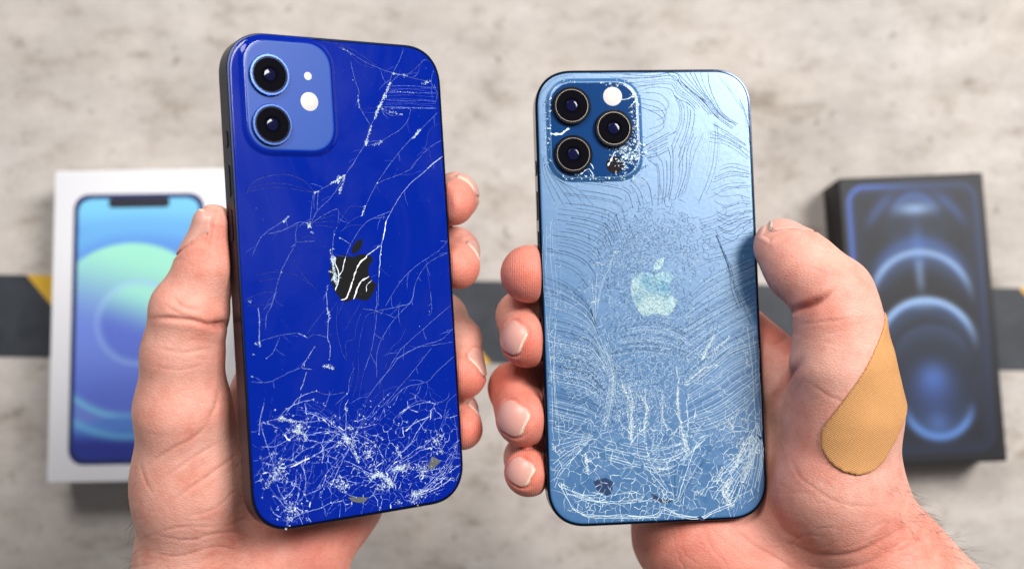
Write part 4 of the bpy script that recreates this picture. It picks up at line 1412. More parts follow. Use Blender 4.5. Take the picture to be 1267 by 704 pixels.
for t_, pts, w_, pm_, r_ in ((U8, [(1000, 490), (960, 420), (1000, 360)], .9, 40, .24), (U8, [(1000, 320), (1040, 240), (1060, 180)], .9, 34, .22), (U8, [(1040, 400), (1070, 330), (1110, 230)], .7, 20, .2), (U8, [(930, 350), (960, 300)], .6, 24, .2),
                             (U7, [(855, 215), (880, 170), (912, 95)], .35, 26, .2), (U7, [(900, 205), (990, 105)], .25, 10, .16), (U7, [(770, 330), (860, 262)], .4, 20, .18), (U7, [(470, 340), (505, 420), (515, 500), (512, 620)], .55, 22, .2), (U7, [(560, 390), (590, 460), (575, 550)], .5, 22, .19),
                             (U7, [(740, 360), (738, 440), (760, 560), (790, 650)], .5, 24, .2), (U7, [(660, 380), (680, 450)], .4, 12, .16), (U8, [(290, 240), (305, 330)], .45, 30, .22), (U8, [(165, 380), (215, 405)], .35, 20, .2), (U6, [(310, 530), (355, 515)], .4, 22, .18), (U6, [(335, 330), (380, 345)], .35, 14, .17),
                             (U6, [(415, 290), (460, 275)], .3, 14, .15), (U6, [(320, 440), (330, 520)], .25, 8, .14), (U6, [(800, 345), (845, 310)], .25, 9, .14), (U7, [(120, 200), (150, 225)], .4, 16, .17), (U7, [(130, 620), (150, 665)], .35, 18, .18), (U7, [(1060, 175), (1085, 250)], .35, 14, .17),
                             (U8, [(820, 420), (870, 440)], .4, 16, .18), (U8, [(640, 545), (680, 505)], .35, 14, .16), (U8, [(450, 560), (620, 545)], .2, 6, .14), (U7, [(980, 500), (1010, 560)], .5, 24, .22), (U5, [(590, 600), (520, 620)], .35, 14, .15)):
    ck.band(P.locs(T(t_, pts), .06), w_, pm_, r_, (0.74, 0.86, 0.92))
# jagged vertical streaks
for pts, w in (([(500, 330), (520, 430), (510, 520), (515, 620)], .2), ([(580, 350), (585, 450), (575, 560), (600, 700)], .16), ([(740, 330), (735, 430), (755, 540), (780, 680)], .22),
               ([(790, 380), (780, 450), (790, 540), (770, 640)], .18), ([(670, 380), (660, 470), (690, 560)], .14), ([(730, 250), (745, 330)], .16), ([(800, 310), (860, 260), (940, 240)], .2), ([(850, 200), (920, 100)], .22), ([(880, 210), (990, 100)], .18)):
    q = P.locs(T(U7, pts), .05)
    c = wobble(resample(q, 0.4), 0.14, 2)
    ck.ribbon(c, w * .55, WHITE, ragged=.6)
    ck.band(c[::2], .34, 9, .17, WHITE)
    for p in c:
        if RNG.random() < 0.5:
            ck.flake(p + RNG.standard_normal(2) * .3, RNG.uniform(.08, .25), WHITE)
# crushed edge round the camera plateau
ckb = Cracks()
for i in range(900):
    th = RNG.uniform(0, 2 * np.pi)
    w_ = RNG.choice(['lr', 'bot', 'left', 'top', 'right'], p=[.60, .12, .07, .06, .15])
    if w_ == 'lr':
        p = np.array(T(U5, [(500 + RNG.normal() * 42, 470 + RNG.normal() * 40)])[0])
    elif w_ == 'bot':
        p = np.array(T(U5, [(RNG.uniform(180, 530), 585 + RNG.normal() * 10)])[0])
    elif w_ == 'left':
        p = np.array(T(U5, [(112 + RNG.normal() * 9, RNG.uniform(190, 520))])[0])
    elif w_ == 'top':
        p = np.array(T(U5, [(RNG.choice([RNG.uniform(180, 240), RNG.uniform(400, 500), RNG.uniform(180, 500)]), 128 + RNG.normal() * 8)])[0])
    else:
        p = np.array(T(U5, [(530 + RNG.normal() * 12, RNG.uniform(180, 430))])[0])
    ckb.flake(P.loc(*p, 1.0), RNG.uniform(.1, .52), tuple(np.array([WHITE, MID, (0.04, 0.12, 0.3)][RNG.choice(3, p=[.55, .25, .2])]) * RNG.uniform(.7, 1)), z=0.97)
for pts, w in (([(120, 375), (170, 375), (210, 345)], .4), ([(160, 380), (215, 350)], .35), ([(465, 210), (530, 195)], .3), ([(500, 250), (540, 210)], .3), ([(265, 570), (310, 545), (330, 590)], .25), ([(400, 530), (435, 460)], .35), ([(330, 545), (310, 510)], .2)):
    ckb.ribbon(wobble(resample(P.locs(T(U5, pts), 1.0), .4), .1), w, WHITE, z=1.0, ragged=.6)
ckb.build('crushed_edge', crack_mat, plateau)
# dust and tiny chips
for _ in range(900):
    p = np.array([RNG.uniform(-34, 34), RNG.uniform(-72, 72)])
    if inside_rr(p, 1.2):
        ck.flake(p, RNG.uniform(0.03, 0.10), WHITE if RNG.random() < 0.65 else DARK)
ck.build('crack_lines', crack_mat, gl_pale)
pit = simple('exposed_dark_blue_layer', (0.008, 0.03, 0.10), 0.5)
for tile, pts in ((U8, [(330, 370), (390, 355), (425, 375), (420, 430), (395, 442), (340, 410)]), (U8, [(610, 430), (660, 455), (725, 462), (690, 478), (620, 470)]), (U8, [(1115, 140), (1145, 160), (1140, 175)]), (U8, [(830, 545), (850, 540), (870, 560), (850, 562)])):
    link('exposed_hole', prism_mesh('exposed_hole', [P.locs(T(tile, pts), .1)], -0.2, 0.085), pit, pale_phone)
for ch in list(pale_phone.children):
    ch.location.z += PT / 2 * MM
# ----------------------------------------------------------------------------
# hands: one continuous skin surface each, from a smooth distance field
# ----------------------------------------------------------------------------
class Flesh:
    """smooth union of tapered limbs (camera-frame mm), with things pressed into it"""
    def __init__(self):
        self.groups = []          # list of (k_inside, k_outside, [cones])
        self.press = []           # functions (pts) -> signed distance of what presses in

    def group(self, k_in, k_out, cones):
        self.groups.append((k_in, k_out, cones))

    @staticmethod
    def cone(p, a, b, ra, rb, n=None, s=1.0):
        pa = p - a
        ba = b - a
        if n is not None and s != 1.0:
            pa = pa + np.outer(pa @ n, n * (s - 1)).astype(np.float32)
            ba = ba + (ba @ n) * n * (s - 1)
        t = np.clip(pa @ ba / (ba @ ba + 1e-9), 0, 1)
        q = pa - t[:, None] * ba
        d = np.sqrt((q * q).sum(1))
        return d - (ra + (rb - ra) * t)

    @staticmethod
    def smin(a, b, k):
        h = np.maximum(k - np.abs(a - b), 0) / k
        return np.minimum(a, b) - h * h * k * 0.25

    def raw(self, p):
        p = p.astype(np.float32)
        F = None
        for kin, kout, cones in self.groups:
            G = None
            for c in cones:
                d = self.cone(p, *c)
                G = d if G is None else self.smin(G, d, kin)
            F = G if F is None else self.smin(F, G, kout)
        return F

    def __call__(self, p):
        f = self.raw(p)
        for g in self.press:
            q = -g(p)
            k = 2.2
            h = np.maximum(k - np.abs(f - q), 0) / k
            f = np.maximum(f, q) + h * h * k * 0.25
        return f


def surface_nets(F, lo, h):
    """numpy surface nets: F values on a grid -> vertices, quads"""
    nx, ny, nz = F.shape
    ins = F < 0
    corners = [(i, j, k) for i in (0, 1) for j in (0, 1) for k in (0, 1)]
    cnt = sum(ins[i:nx - 1 + i, j:ny - 1 + j, k:nz - 1 + k].astype(np.int8) for i, j, k in corners)
    act = (cnt > 0) & (cnt < 8)
    I = np.argwhere(act)
    idx = np.full(act.shape, -1, np.int64)
    idx[act] = np.arange(len(I))
    pos = np.zeros((len(I), 3))
    w = np.zeros(len(I))
    for a in corners:
        for ax in range(3):
            if a[ax]:
                continue
            b = list(a)
            b[ax] = 1
            fa = F[I[:, 0] + a[0], I[:, 1] + a[1], I[:, 2] + a[2]]
            fb = F[I[:, 0] + b[0], I[:, 1] + b[1], I[:, 2] + b[2]]
            m = (fa < 0) != (fb < 0)
            t = np.where(m, fa / np.where(m, fa - fb, 1), 0)
            q = np.array(a, float)[None] + np.zeros((len(I), 3))
            q[:, ax] += t
            pos[m] += q[m]
            w[m] += 1
    V = (I + pos / w[:, None]) * h + lo
    Q = []
    for ax in range(3):
        u, v = [(1, 2), (2, 0), (0, 1)][ax]
        sl0 = [slice(1, -1)] * 3
        A = ins
        s0 = [slice(None)] * 3
        s1 = [slice(None)] * 3
        s0[ax] = slice(0, -1)
        s1[ax] = slice(1, None)
        ch = A[tuple(s0)] != A[tuple(s1)]
        E = np.argwhere(ch)
        ok = (E[:, u] > 0) & (E[:, v] > 0) & (E[:, u] < F.shape[u] - 1) & (E[:, v] < F.shape[v] - 1)
        E = E[ok]
        first_in = A[E[:, 0], E[:, 1], E[:, 2]]
        def at(du, dv):
            c = E.copy()
            c[:, u] += du
            c[:, v] += dv
            return idx[c[:, 0], c[:, 1], c[:, 2]]
        q = np.stack([at(-1, -1), at(0, -1), at(0, 0), at(-1, 0)], 1)
        q[~first_in] = q[~first_in][:, ::-1]
        Q.append(q)
    Q = np.vstack(Q)
    return V, Q[(Q >= 0).all(1)]


def subdivide(V, Q):
    n = len(V)
    E = np.vstack([np.stack([Q[:, i], Q[:, (i + 1) % 4]], 1) for i in range(4)])
    Es = np.sort(E, 1)
    U, inv = np.unique(Es[:, 0] * (n + 1) + Es[:, 1], return_inverse=True)
    e0, e1 = U // (n + 1), U % (n + 1)
    mid = (V[e0] + V[e1]) / 2
    ctr = V[Q].mean(1)
    m = len(Q)
    ei = inv.reshape(4, m) + n
    ci = np.arange(m) + n + len(U)
    V2 = np.vstack([V, mid, ctr])
    Q2 = np.vstack([np.stack([Q[:, i], ei[i], ci, ei[(i - 1) % 4]], 1) for i in range(4)])
    return V2, Q2


def grid_eval(fn, lo, hi, h):
    ax = [np.arange(lo[i], hi[i] + h, h) for i in range(3)]
    shp = tuple(len(a) for a in ax)
    out = np.empty(shp, np.float32)
    Y, Z = np.meshgrid(ax[1], ax[2], indexing='ij')
    yz = np.stack([Y.ravel(), Z.ravel()], 1)
    step = max(1, 400000 // len(yz))
    for i in range(0, shp[0], step):
        xs = ax[0][i:i + step]
        p = np.concatenate([np.repeat(xs, len(yz))[:, None], np.tile(yz, (len(xs), 1))], 1)
        out[i:i + step] = fn(p).reshape(len(xs), shp[1], shp[2])
    return out


def poly_surface(fn, lo, hi, h, subs, gradfn, iters=2):
    F = grid_eval(fn, lo, hi, h)
    V, Q = surface_nets(F, np.array(lo, float), h)
    for s_ in range(subs + 1):
        if s_:
            V, Q = subdivide(V, Q)
        for _ in range(iters if s_ == 0 else 1):
            f = fn(V)
            if s_ == subs and subs > 0:
                N = vert_normals(V, Q)          # nearly there: slide along the surface normal
                V = V - N * np.clip(f, -0.6, 0.6)[:, None]
            else:
                g = gradfn(V, f)
                g2 = (g * g).sum(1) + 1e-3
                V = V - g * np.clip(f / g2, -h, h)[:, None]
    return V, Q


def vert_normals(V, Q):
    fnm = np.cross(V[Q[:, 2]] - V[Q[:, 0]], V[Q[:, 3]] - V[Q[:, 1]])
    N = np.zeros_like(V)
    for i in range(4):
        for a in range(3):
            N[:, a] += np.bincount(Q[:, i], fnm[:, a], len(V))
    return N / (np.linalg.norm(N, axis=1)[:, None] + 1e-9)


def fwd_grad(fn, e):
    def g(p, f):
        out = np.zeros_like(p)
        for i in range(3):
            d = np.zeros(3)
            d[i] = e
            out[:, i] = (fn(p + d) - f) / e
        return out
    return g


def phone_press(pose, grow=0.0, over=60):
    def g(p):
        q = (p - pose.t) @ pose.R
        q = q + np.array([0, 0, PT / 2])
        ax = np.abs(q[:, :2]) - (np.array([PW, PH]) / 2 - PR)
        d2 = np.hypot(np.maximum(ax[:, 0], 0), np.maximum(ax[:, 1], 0)) + np.minimum(ax.max(1), 0) - PR
        dz = np.maximum(q[:, 2] - (over - PT / 2), -q[:, 2] - PT / 2)      # nothing lies over the back glass
        return (np.hypot(np.maximum(d2, 0), np.maximum(dz, 0)) + np.minimum(np.maximum(d2, dz), 0)) - grow
    return g


def unit(v):
    v = np.asarray(v, float)
    return v / np.linalg.norm(v)


C_ = cam_pt


def skin_mat():
    w = NT('skin')
    v = w.coords((1, 1, 1))
    tint = w.attr('tint').outputs['Color']
    blot = w.noise(v, 55, 4, 0.6)
    fine = w.noise(v, 900, 4, 0.65)
    blot2 = w.noise(v, 210, 4, 0.6)
    c = w.mix(0.85, tint, w.ramp(blot, [(0.3, (0.92, 0.72, 0.66)), (0.5, (1.0, 1.0, 1.0)), (0.72, (1.06, 1.14, 1.14))]), 'MULTIPLY')
    c = w.mix(0.6, c, w.ramp(blot2, [(0.3, (0.90, 0.74, 0.70)), (0.5, (1.0, 1.0, 1.0)), (0.7, (1.06, 1.10, 1.10))]), 'MULTIPLY')
    c = w.mix(0.30, c, w.ramp(fine, [(0.3, (0.82, 0.74, 0.72)), (0.6, (1.06, 1.06, 1.06))]), 'MULTIPLY')
    w.p(Base_Color=c)
    w.b.inputs['Subsurface Weight'].default_value = 0.25
    w.b.inputs['Subsurface Radius'].default_value = (0.0030, 0.0011, 0.0006)
    w.b.inputs['Subsurface Scale'].default_value = 1.0
    rough = w.n('ShaderNodeMapRange')
    w.set(rough, 'Value', fine)
    rough.inputs['To Min'].default_value = 0.42
    rough.inputs['To Max'].default_value = 0.62
    w.p(Roughness=rough.outputs['Result'])
    w.b.inputs['Specular IOR Level'].default_value = 0.42
    # fine relief: net of skin lines, pores, and ridges on the finger pads
    vo = w.n('ShaderNodeTexVoronoi', feature='DISTANCE_TO_EDGE')
    warp = w.n('ShaderNodeMapping')
    warp.inputs['Scale'].default_value = (1.0, 1.9, 1.2)
    warp.inputs['Rotation'].default_value = (0, 0, 0.5)
    w.set(warp, 'Vector', v)
    w.set(vo, 'Vector', warp.outputs['Vector'])
    vo.inputs['Scale'].default_value = 700
    net = w.math('MINIMUM', vo.outputs['Distance'], 0.18)
    h = w.math('ADD', w.math('MULTIPLY', net, 2.2), w.math('MULTIPLY', fine, 0.55))
    wave = w.n('ShaderNodeTexWave', wave_type='BANDS', bands_direction='X')
    tcr = w.attr('pad').outputs['Vector']
    w.set(wave, 'Vector', tcr)
    wave.inputs['Scale'].default_value = 0.45
    wave.inputs['Distortion'].default_value = 3.0
    wave.inputs['Detail'].default_value = 1.0
    wave.inputs['Detail Scale'].default_value = 0.12
    pm = w.attr('pad_mask').outputs['Fac']
    h = w.math('ADD', h, w.math('MULTIPLY', w.math('MULTIPLY', wave.outputs['Fac'], pm), 0.5))
    w.p(Normal=w.bump(h, 0.40, 0.00034))
    return w.m


def nail_mat():
    w = NT('nail')
    v = w.coords()
    w.p(Base_Color=w.mix(w.noise(v, 260, 4), (0.64, 0.31, 0.25, 1), (0.70, 0.38, 0.315, 1)), Roughness=0.36)
    w.b.inputs['Subsurface Weight'].default_value = 0.25
    w.b.inputs['Subsurface Radius'].default_value = (0.002, 0.001, 0.0006)
    w.b.inputs['Subsurface Scale'].default_value = 1.0
    st = w.noise(w.coords((6, 0.6, 6)), 500, 2)
    w.p(Normal=w.bump(st, 0.06, 0.0003))
    return w.m


SKIN = skin_mat()
NAIL = nail_mat()
NAIL_EDGE = simple('nail_free_edge', (0.74, 0.54, 0.42), 0.45)


class Nail:
    """nail on a finger end: centre seen at a pixel, outward normal n, growth direction t (camera frame)"""
    def __init__(self, c, n, t, L, W):
        self.c, self.L, self.W = np.array(c), L, W
        self.n = unit(n)
        t = np.asarray(t, float)
        self.t = unit(t - self.n * (t @ self.n))
        self.s = np.cross(self.n, self.t)

    def field(self, p, grow=0.0):
        q = p - self.c
        u, v, n = q @ self.t, q @ self.s, q @ self.n
        r = self.W * 0.42
        rb = self.W * 0.34
        rr_ = np.where(u < 0, r, rb)
        qx = np.abs(u) - (self.L / 2 + grow - rr_)
        qy = np.abs(v) - (self.W / 2 + grow - rr_)
        d = np.hypot(np.maximum(qx, 0), np.maximum(qy, 0)) + np.minimum(np.maximum(qx, qy), 0) - rr_
        return np.maximum(d, -(n + 6.5))


def build_hand(name, label, flesh, nails, creases, pads, reds, bbox, base_px, hair=None, cols=None, group=None, bumps=()):
    lo, hi = bbox

    # nail beds: the skin dips a little round each nail
    def fn(p):
        f = flesh(p)
        for nl in nails:
            q = p - nl.c
            near = (np.abs(q).max(1) < 14)
            if near.any():
                d = nl.field(p[near])
                f[near] += 0.32 * np.exp(-((d - 0.15) / 0.55) ** 2) - 0.16 * np.exp(-((d - 1.5) / 0.8) ** 2)
        return f

    V, Q = poly_surface(fn, lo, hi, 1.6, 2, fwd_grad(fn, 0.2))
    N = vert_normals(V, Q)
    # seen position of each vertex in photo pixels, used only to follow traced skin folds
    PXY = np.stack([CX + F_PX * V[:, 0] / -V[:, 2], CY - F_PX * V[:, 1] / -V[:, 2]], 1)
    disp = np.zeros(len(V))
    foldm = np.zeros(len(V))
    facing = (N * -V).sum(1) > 0
    for depth, width, pts in creases:
        depth *= 0.8
        c = resample(pts, 3.0)
        best = np.full(len(V), 1e9)
        tt = np.zeros(len(V))
        sel = facing & (PXY[:, 0] > c[:, 0].min() - 30) & (PXY[:, 0] < c[:, 0].max() + 30) & (PXY[:, 1] > c[:, 1].min() - 30) & (PXY[:, 1] < c[:, 1].max() + 30)
        if not sel.any():
            continue
        D = np.sqrt(((PXY[sel][:, None] - c[None]) ** 2).sum(-1))
        k = D.argmin(1)
        best[sel] = D.min(1)
        endw = np.minimum(1, np.minimum(np.arange(len(c)) + 1, len(c) - np.arange(len(c))) / (len(c) * 0.25 + 1))
        e_ = np.zeros(len(V))
        e_[sel] = endw[k]
        disp -= depth * e_ * np.exp(-(best / width) ** 2)
        disp += depth * 0.18 * e_ * np.exp(-((best - width * 2.6) / (width * 1.8)) ** 2)
        foldm = np.maximum(foldm, min(1, depth) * e_ * np.exp(-(best / (width * 1.3)) ** 2))
    for c, rad, amt in bumps:
        disp += amt * np.exp(-(np.linalg.norm(V - np.array(c), axis=1) / rad) ** 2)
    V = V + N * disp[:, None]
    W_ = to_world(V)
    org = to_world(base_px)[0]
    me = big_mesh(name, W_ - org, Q)
    o = link(name, me, SKIN, None, True)
    o.location = org
    tag(o, label, 'hand', group)
    # skin colour: pale palm, redder finger ends and folds
    base = np.array([0.72, 0.380, 0.300])
    red = np.array([0.67, 0.185, 0.128])
    col = np.tile(base, (len(V), 1))
    m = np.zeros(len(V))
    for c, rad, amt in reds:
        m = np.maximum(m, min(0.95, amt * 1.2) * np.exp(-(np.linalg.norm(V - np.array(c), axis=1) / rad) ** 2))
    col = col * (1 - m[:, None]) + red * m[:, None]
    fm = np.clip(foldm, 0, 1)[:, None] * 0.6
    col = col * (1 - fm) + np.array([0.44, 0.13, 0.09]) * fm
    at = me.color_attributes.new('tint', 'FLOAT_COLOR', 'POINT')
    at.data.foreach_set('color', np.concatenate([col, np.ones((len(col), 1))], 1).astype(np.float32).ravel())
    pv = np.zeros((len(V), 3), np.float32)
    pm = np.zeros(len(V), np.float32)
    for c, rad in pads:
        d = np.linalg.norm(V - np.array(c), axis=1)
        s_ = d < rad * 1.4
        pv[s_] = (V[s_] - np.array(c))
        pm = np.maximum(pm, np.clip((rad * 1.3 - d) / (rad * 0.5), 0, 1).astype(np.float32))
    a = me.attributes.new('pad', 'FLOAT_VECTOR', 'POINT')
    a.data.foreach_set('vector', pv.ravel())
    a = me.attributes.new('pad_mask', 'FLOAT', 'POINT')
    a.data.foreach_set('value', pm)
    # nails
    for nl in nails:
        def nf(p, nl=nl):
            f = flesh(p)
            return np.maximum(np.maximum(f - 0.24, -(f + 0.5)), nl.field(p) + 0.1)
        ext = max(nl.L, nl.W) / 2 + 5
        nV, nQ = poly_surface(nf, nl.c - ext, nl.c + ext, 0.42, 0, fwd_grad(nf, 0.08), 1)
        if len(nV) < 20:
            continue
        me = big_mesh('fingernail', to_world(nV) - org, nQ)
        ob = link('fingernail', me, NAIL, o, True)
        me.materials.append(NAIL_EDGE)
        ctr = nV[nQ].mean(1) - nl.c
        u, v = ctr @ nl.t, ctr @ nl.s
        tip = u - (nl.L / 2 - 0.55 - 0.6 * (v / (nl.W / 2)) ** 2)
        me.polygons.foreach_set('material_index', (tip > 0).astype(np.int32))
    return o, V, N, org


def hair_strands(name, parent, org, V, N, pick, n, length, mat, drift):
    cand = np.where(pick)[0]
    if not len(cand):
        return
    cu = bpy.data.curves.new(name, 'CURVE')
    cu.dimensions = '3D'
    cu.bevel_depth = 0.000035
    cu.bevel_resolution = 0
    for i in RNG.choice(cand, n):
        p = V[i] + RNG.standard_normal(3) * 0.4
        d = unit(N[i] * 0.6 + np.array(drift) + RNG.standard_normal(3) * 0.35)
        L = length * RNG.uniform(0.5, 1.3)
        bend = RNG.standard_normal(3) * 0.35
        sp = cu.splines.new('POLY')
        sp.points.add(4)
        for k in range(5):
            t = k / 4
            q = p - N[i] * 0.3 + d * L * t + (bend + np.array(drift) * 0.5 - N[i] * 0.35) * L * t * t * 0.6
            sp.points[k].co = (*(to_world(q)[0] - org), 1)
            sp.points[k].radius = 1 - 0.8 * t
    o = bpy.data.objects.new(name, cu)
    COL.objects.link(o)
    cu.materials.append(mat)
    o.parent = parent
    o['kind'] = 'stuff'
    return o


HAIR = simple('dark_hair', (0.05, 0.03, 0.02), 0.5)



def faint_folds(n, box, ang, spread, length, depth):
    out = []
    for _ in range(n):
        x, y = RNG.uniform(box[0], box[2]), RNG.uniform(box[1], box[3])
        a = R(ang + RNG.normal() * spread)
        L = length * RNG.uniform(0.5, 1.4)
        b = RNG.normal() * 0.14
        pts = [(x + L * t * math.cos(a) - L * b * (1 - 4 * t * t) * math.sin(a), y - L * t * math.sin(a) - L * b * (1 - 4 * t * t) * math.cos(a)) for t in (-.5, -.25, 0, .25, .5)]
        pts = [(px + RNG.normal() * 1.2, py + RNG.normal() * 1.2) for px, py in pts]
        out.append((depth * RNG.uniform(0.4, 1.2), RNG.uniform(1.2, 1.9), pts))
    return out


# ---- left hand ---------------------------------------------------------------
LH = Flesh()
nz = np.array([0, 0, 1.0])
palm_n = POSE_L.R[:, 2]
# palm and wrist
LH.group(9, 1, [
    (C_(372, 820, 372), C_(345, 700, 371), 20, 19),                      # forearm, little-finger side
    (C_(250, 830, 362), C_(240, 705, 362), 20, 17),                    # forearm, thumb side
    (C_(345, 700, 371), C_(405, 610, 383), 19, 17.5),                    # heel, little-finger side
    (C_(405, 610, 383), C_(440, 490, 395), 17.5, 12.5),
    (C_(300, 690, 372), C_(400, 440, 396), 17, 12),
    (C_(330, 690, 375), C_(440, 440, 398), 16, 12),
    (C_(240, 705, 362), C_(238, 600, 353), 17, 16.8),                  # ball of the thumb
    (C_(238, 600, 353), C_(228, 510, 344), 16.8, 14.2),
    (C_(300, 640, 366), C_(330, 480, 382), 15, 11),
    (C_(262, 610, 360), C_(385, 430, 396), 11, 11),                      # web towards the index finger
])
# thumb
LH.thumb = ([
    (C_(224, 505, 344), C_(226, 440, 340), 12.4, 11.3),
    (C_(226, 440, 340), C_(232, 392, 337), 11.3, 10.9),
    (C_(237, 378, 337), C_(256, 330, 336), 10.6, 8.1),
    (C_(256, 330, 336), C_(264, 279, 335), 8.1, 6.1),
])


def finger(F, mcp, pip, dip, tip, r, k=3.0, n=None, s=1.0):
    F.group(k, 5, [
        (C_(*mcp), C_(*pip), r[0], r[1]),
        (C_(*pip), C_(*dip), r[1], r[2]),
        (C_(*dip), C_(*tip), r[2], r[3]),
    ])


def finger_groups(F, fingers):
    """fingers lie against one another without growing together"""
    for f in fingers:
        F.fing.append(f)


LH.fingers = [
    ((400, 360, 394), (515, 272, 402), (562, 244, 389), (560, 252, 373), (11, 9.3, 7.8, 7.3)),
    ((440, 395, 398), (530, 315, 408), (563, 311, 391), (567, 331, 376), (11, 9.3, 7.8, 7.2)),
    ((452, 445, 400), (545, 395, 407), (566, 421, 391), (573, 465, 376), (11, 9.2, 7.8, 7.7)),
    ((448, 495, 398), (540, 485, 402), (564, 508, 390), (572, 531, 376), (10, 8.2, 7.0, 6.8)),
]


def with_fingers(F):
    """fingers are joined to the palm near their roots only, and stay separate from one another"""
    base = F.raw

    def raw(p):
        f = base(p)
        best = None
        for mcp, pip, dip, tip, r in F.fingers:
            a, b, c, d = C_(*mcp), C_(*pip), C_(*dip), C_(*tip)
            g = F.cone(p, a, b, r[0], r[1])
            g = F.smin(g, F.cone(p, b, c, r[1], r[2]), 3)
            g = F.smin(g, F.cone(p, c, d, r[2], r[3]), 3)
            best = g if best is None else F.smin(best, g, 0.7)
        if F.palm_press is not None:
            f = np.maximum(f, -F.palm_press(p))
        f = F.smin(f, thumb(p), 6)
        return F.smin(f, best, 5)

    def thumb(p):
        G = None
        for c in F.thumb:
            d = F.cone(p, *c)
            G = d if G is None else F.smin(G, d, 5)
        return G
    F.raw = raw


LH.palm_press = phone_press(POSE_L, 0.05, 70)
with_fingers(LH)
LH.press.append(phone_press(POSE_L, 0.05, 9))

L_NAILS = [
    Nail(C_(241, 288, 335), (-0.98, 0.12, -0.10), (0.2, 1, 0.0), 14.5, 11.5),
    Nail(C_(594, 447, 376), (0.80, 0.42, 0.42), (-0.45, -0.40, 0.85), 10.5, 10.0),
    Nail(C_(590, 312, 383), (0.74, 0.62, -0.22), (-0.3, 0.0, 1.0), 10, 9.5),
    Nail(C_(588, 508, 383), (0.75, 0.62, -0.2), (-0.3, -0.2, 1.0), 8, 8),
    Nail(C_(583, 228, 388), (0.62, 0.50, -0.6), (-0.1, 0.1, 1.0), 10, 10),
]
L_CREASES = [
    (1.5, 5.0, [(262, 402), (272, 402), (283, 399)]),
    (0.85, 3.0, [(186, 394), (215, 394), (240, 397), (258, 402), (276, 402)]),
    (0.35, 2.2, [(214, 368), (228, 380), (246, 384)]),
    (0.28, 2.0, [(205, 378), (218, 386), (232, 390)]),
    (0.28, 2.4, [(180, 577), (212, 556), (240, 541), (262, 520)]),
    (0.22, 2.0, [(196, 598), (230, 572), (272, 546)]),
    (0.30, 2.2, [(215, 618), (250, 594), (296, 560)]),
    (0.22, 2.0, [(172, 570), (180, 596), (190, 612)]),
    (0.20, 2.0, [(186, 660), (230, 668), (280, 658), (320, 668)]),
    (0.20, 2.0, [(175, 680), (220, 688), (270, 676), (318, 690)]),
    (0.16, 1.8, [(230, 640), (268, 628), (296, 600)]),
    (0.2, 2.0, [(190, 430), (225, 436), (262, 430)]),
    (0.12, 2.0, [(185, 452), (222, 458), (255, 450)]),
    (0.4, 3.0, [(258, 520), (268, 500), (270, 480)]),
]
L_CREASES += faint_folds(16, (170, 540, 300, 650), 32, 10, 60, .07) + faint_folds(16, (165, 640, 330, 704), 4, 10, 70, .11) + faint_folds(10, (190, 410, 270, 500), -4, 6, 60, .08) + faint_folds(8, (330, 660, 440, 704), 20, 20, 50, .08)
L_PADS = [(C_(565, 258, 366), 12), (C_(570, 340, 370), 12), (C_(577, 480, 370), 12), (C_(574, 540, 370), 10)]
L_REDS = [(C_(566, 252, 372), 13, .75), (C_(572, 334, 372), 13, .7), (C_(578, 472, 372), 13, .72), (C_(575, 535, 372), 12, .72), (C_(272, 300, 328), 16, .42), (C_(258, 395, 328), 10, .5),
          (C_(235, 375, 326), 12, .3), (C_(290, 440, 350), 20, .5), (C_(400, 680, 365), 28, .6), (C_(215, 500, 330), 18, .25), (C_(230, 620, 335), 26, .16), (C_(350, 690, 352), 26, .4)]
lo = np.minimum.reduce([C_(130, 760, 320), C_(130, 760, 430)])
hi = np.maximum.reduce([C_(625, 200, 320), C_(625, 200, 430)])
LO = (lo[0], lo[1], -432), (hi[0], hi[1], -312)
left_hand, LV, LN, Lorg = build_hand('hand', 'left hand gripping the deep blue phone, thumb along its left edge', LH, L_NAILS, L_CREASES, L_PADS, L_REDS,
                                     LO, C_(300, 700, 370), group='hands holding the phones')
LPX = np.stack([CX + F_PX * LV[:, 0] / -LV[:, 2], CY - F_PX * LV[:, 1] / -LV[:, 2]], 1)
hair_strands('wrist_hair', left_hand, Lorg, LV, LN, (LPX[:, 1] > 590) & (LPX[:, 0] < 190) & (LN[:, 0] < -0.6), 150, 4.5, HAIR, (-0.3, -0.5, 0.1))

# ---- right hand --------------------------------------------------------------
RH = Flesh()
RH.group(9, 1, [
    (C_(1140, 880, 384), C_(930, 705, 384), 21, 19),
    (C_(1290, 880, 372), C_(1100, 712, 370), 22, 21.5),
    (C_(930, 705, 384), C_(862, 655, 388), 19, 20.5),                    # heel, little-finger side
    (C_(862, 655, 388), C_(830, 540, 396), 20.5, 12.5),
    (C_(960, 680, 384), C_(850, 440, 397), 17, 12),
    (C_(1000, 690, 384), C_(880, 420, 399), 17, 11.5),
    (C_(1095, 712, 370), C_(1036, 600, 363), 20.5, 18.4),                # ball of the thumb
    (C_(1036, 600, 363), C_(1049, 510, 357), 18.4, 15.8),
    (C_(1000, 650, 382), C_(970, 540, 384), 17, 13),
    (C_(1030, 520, 364), C_(900, 405, 394), 12, 11.5),                   # web towards the index finger
])
RH.thumb = ([
    (C_(1049, 512, 357), C_(1040, 450, 353), 15.8, 14.4),
    (C_(1040, 450, 353), C_(1037, 395, 352), 14.2, 12.9),
    (C_(1037, 395, 352), C_(1032, 364, 353), 12.0, 10.8),
    (C_(1032, 362, 353), C_(992, 331, 359), 10.8, 10.6),
    (C_(992, 331, 359), C_(967, 306, 363), 10.6, 9.0),
])
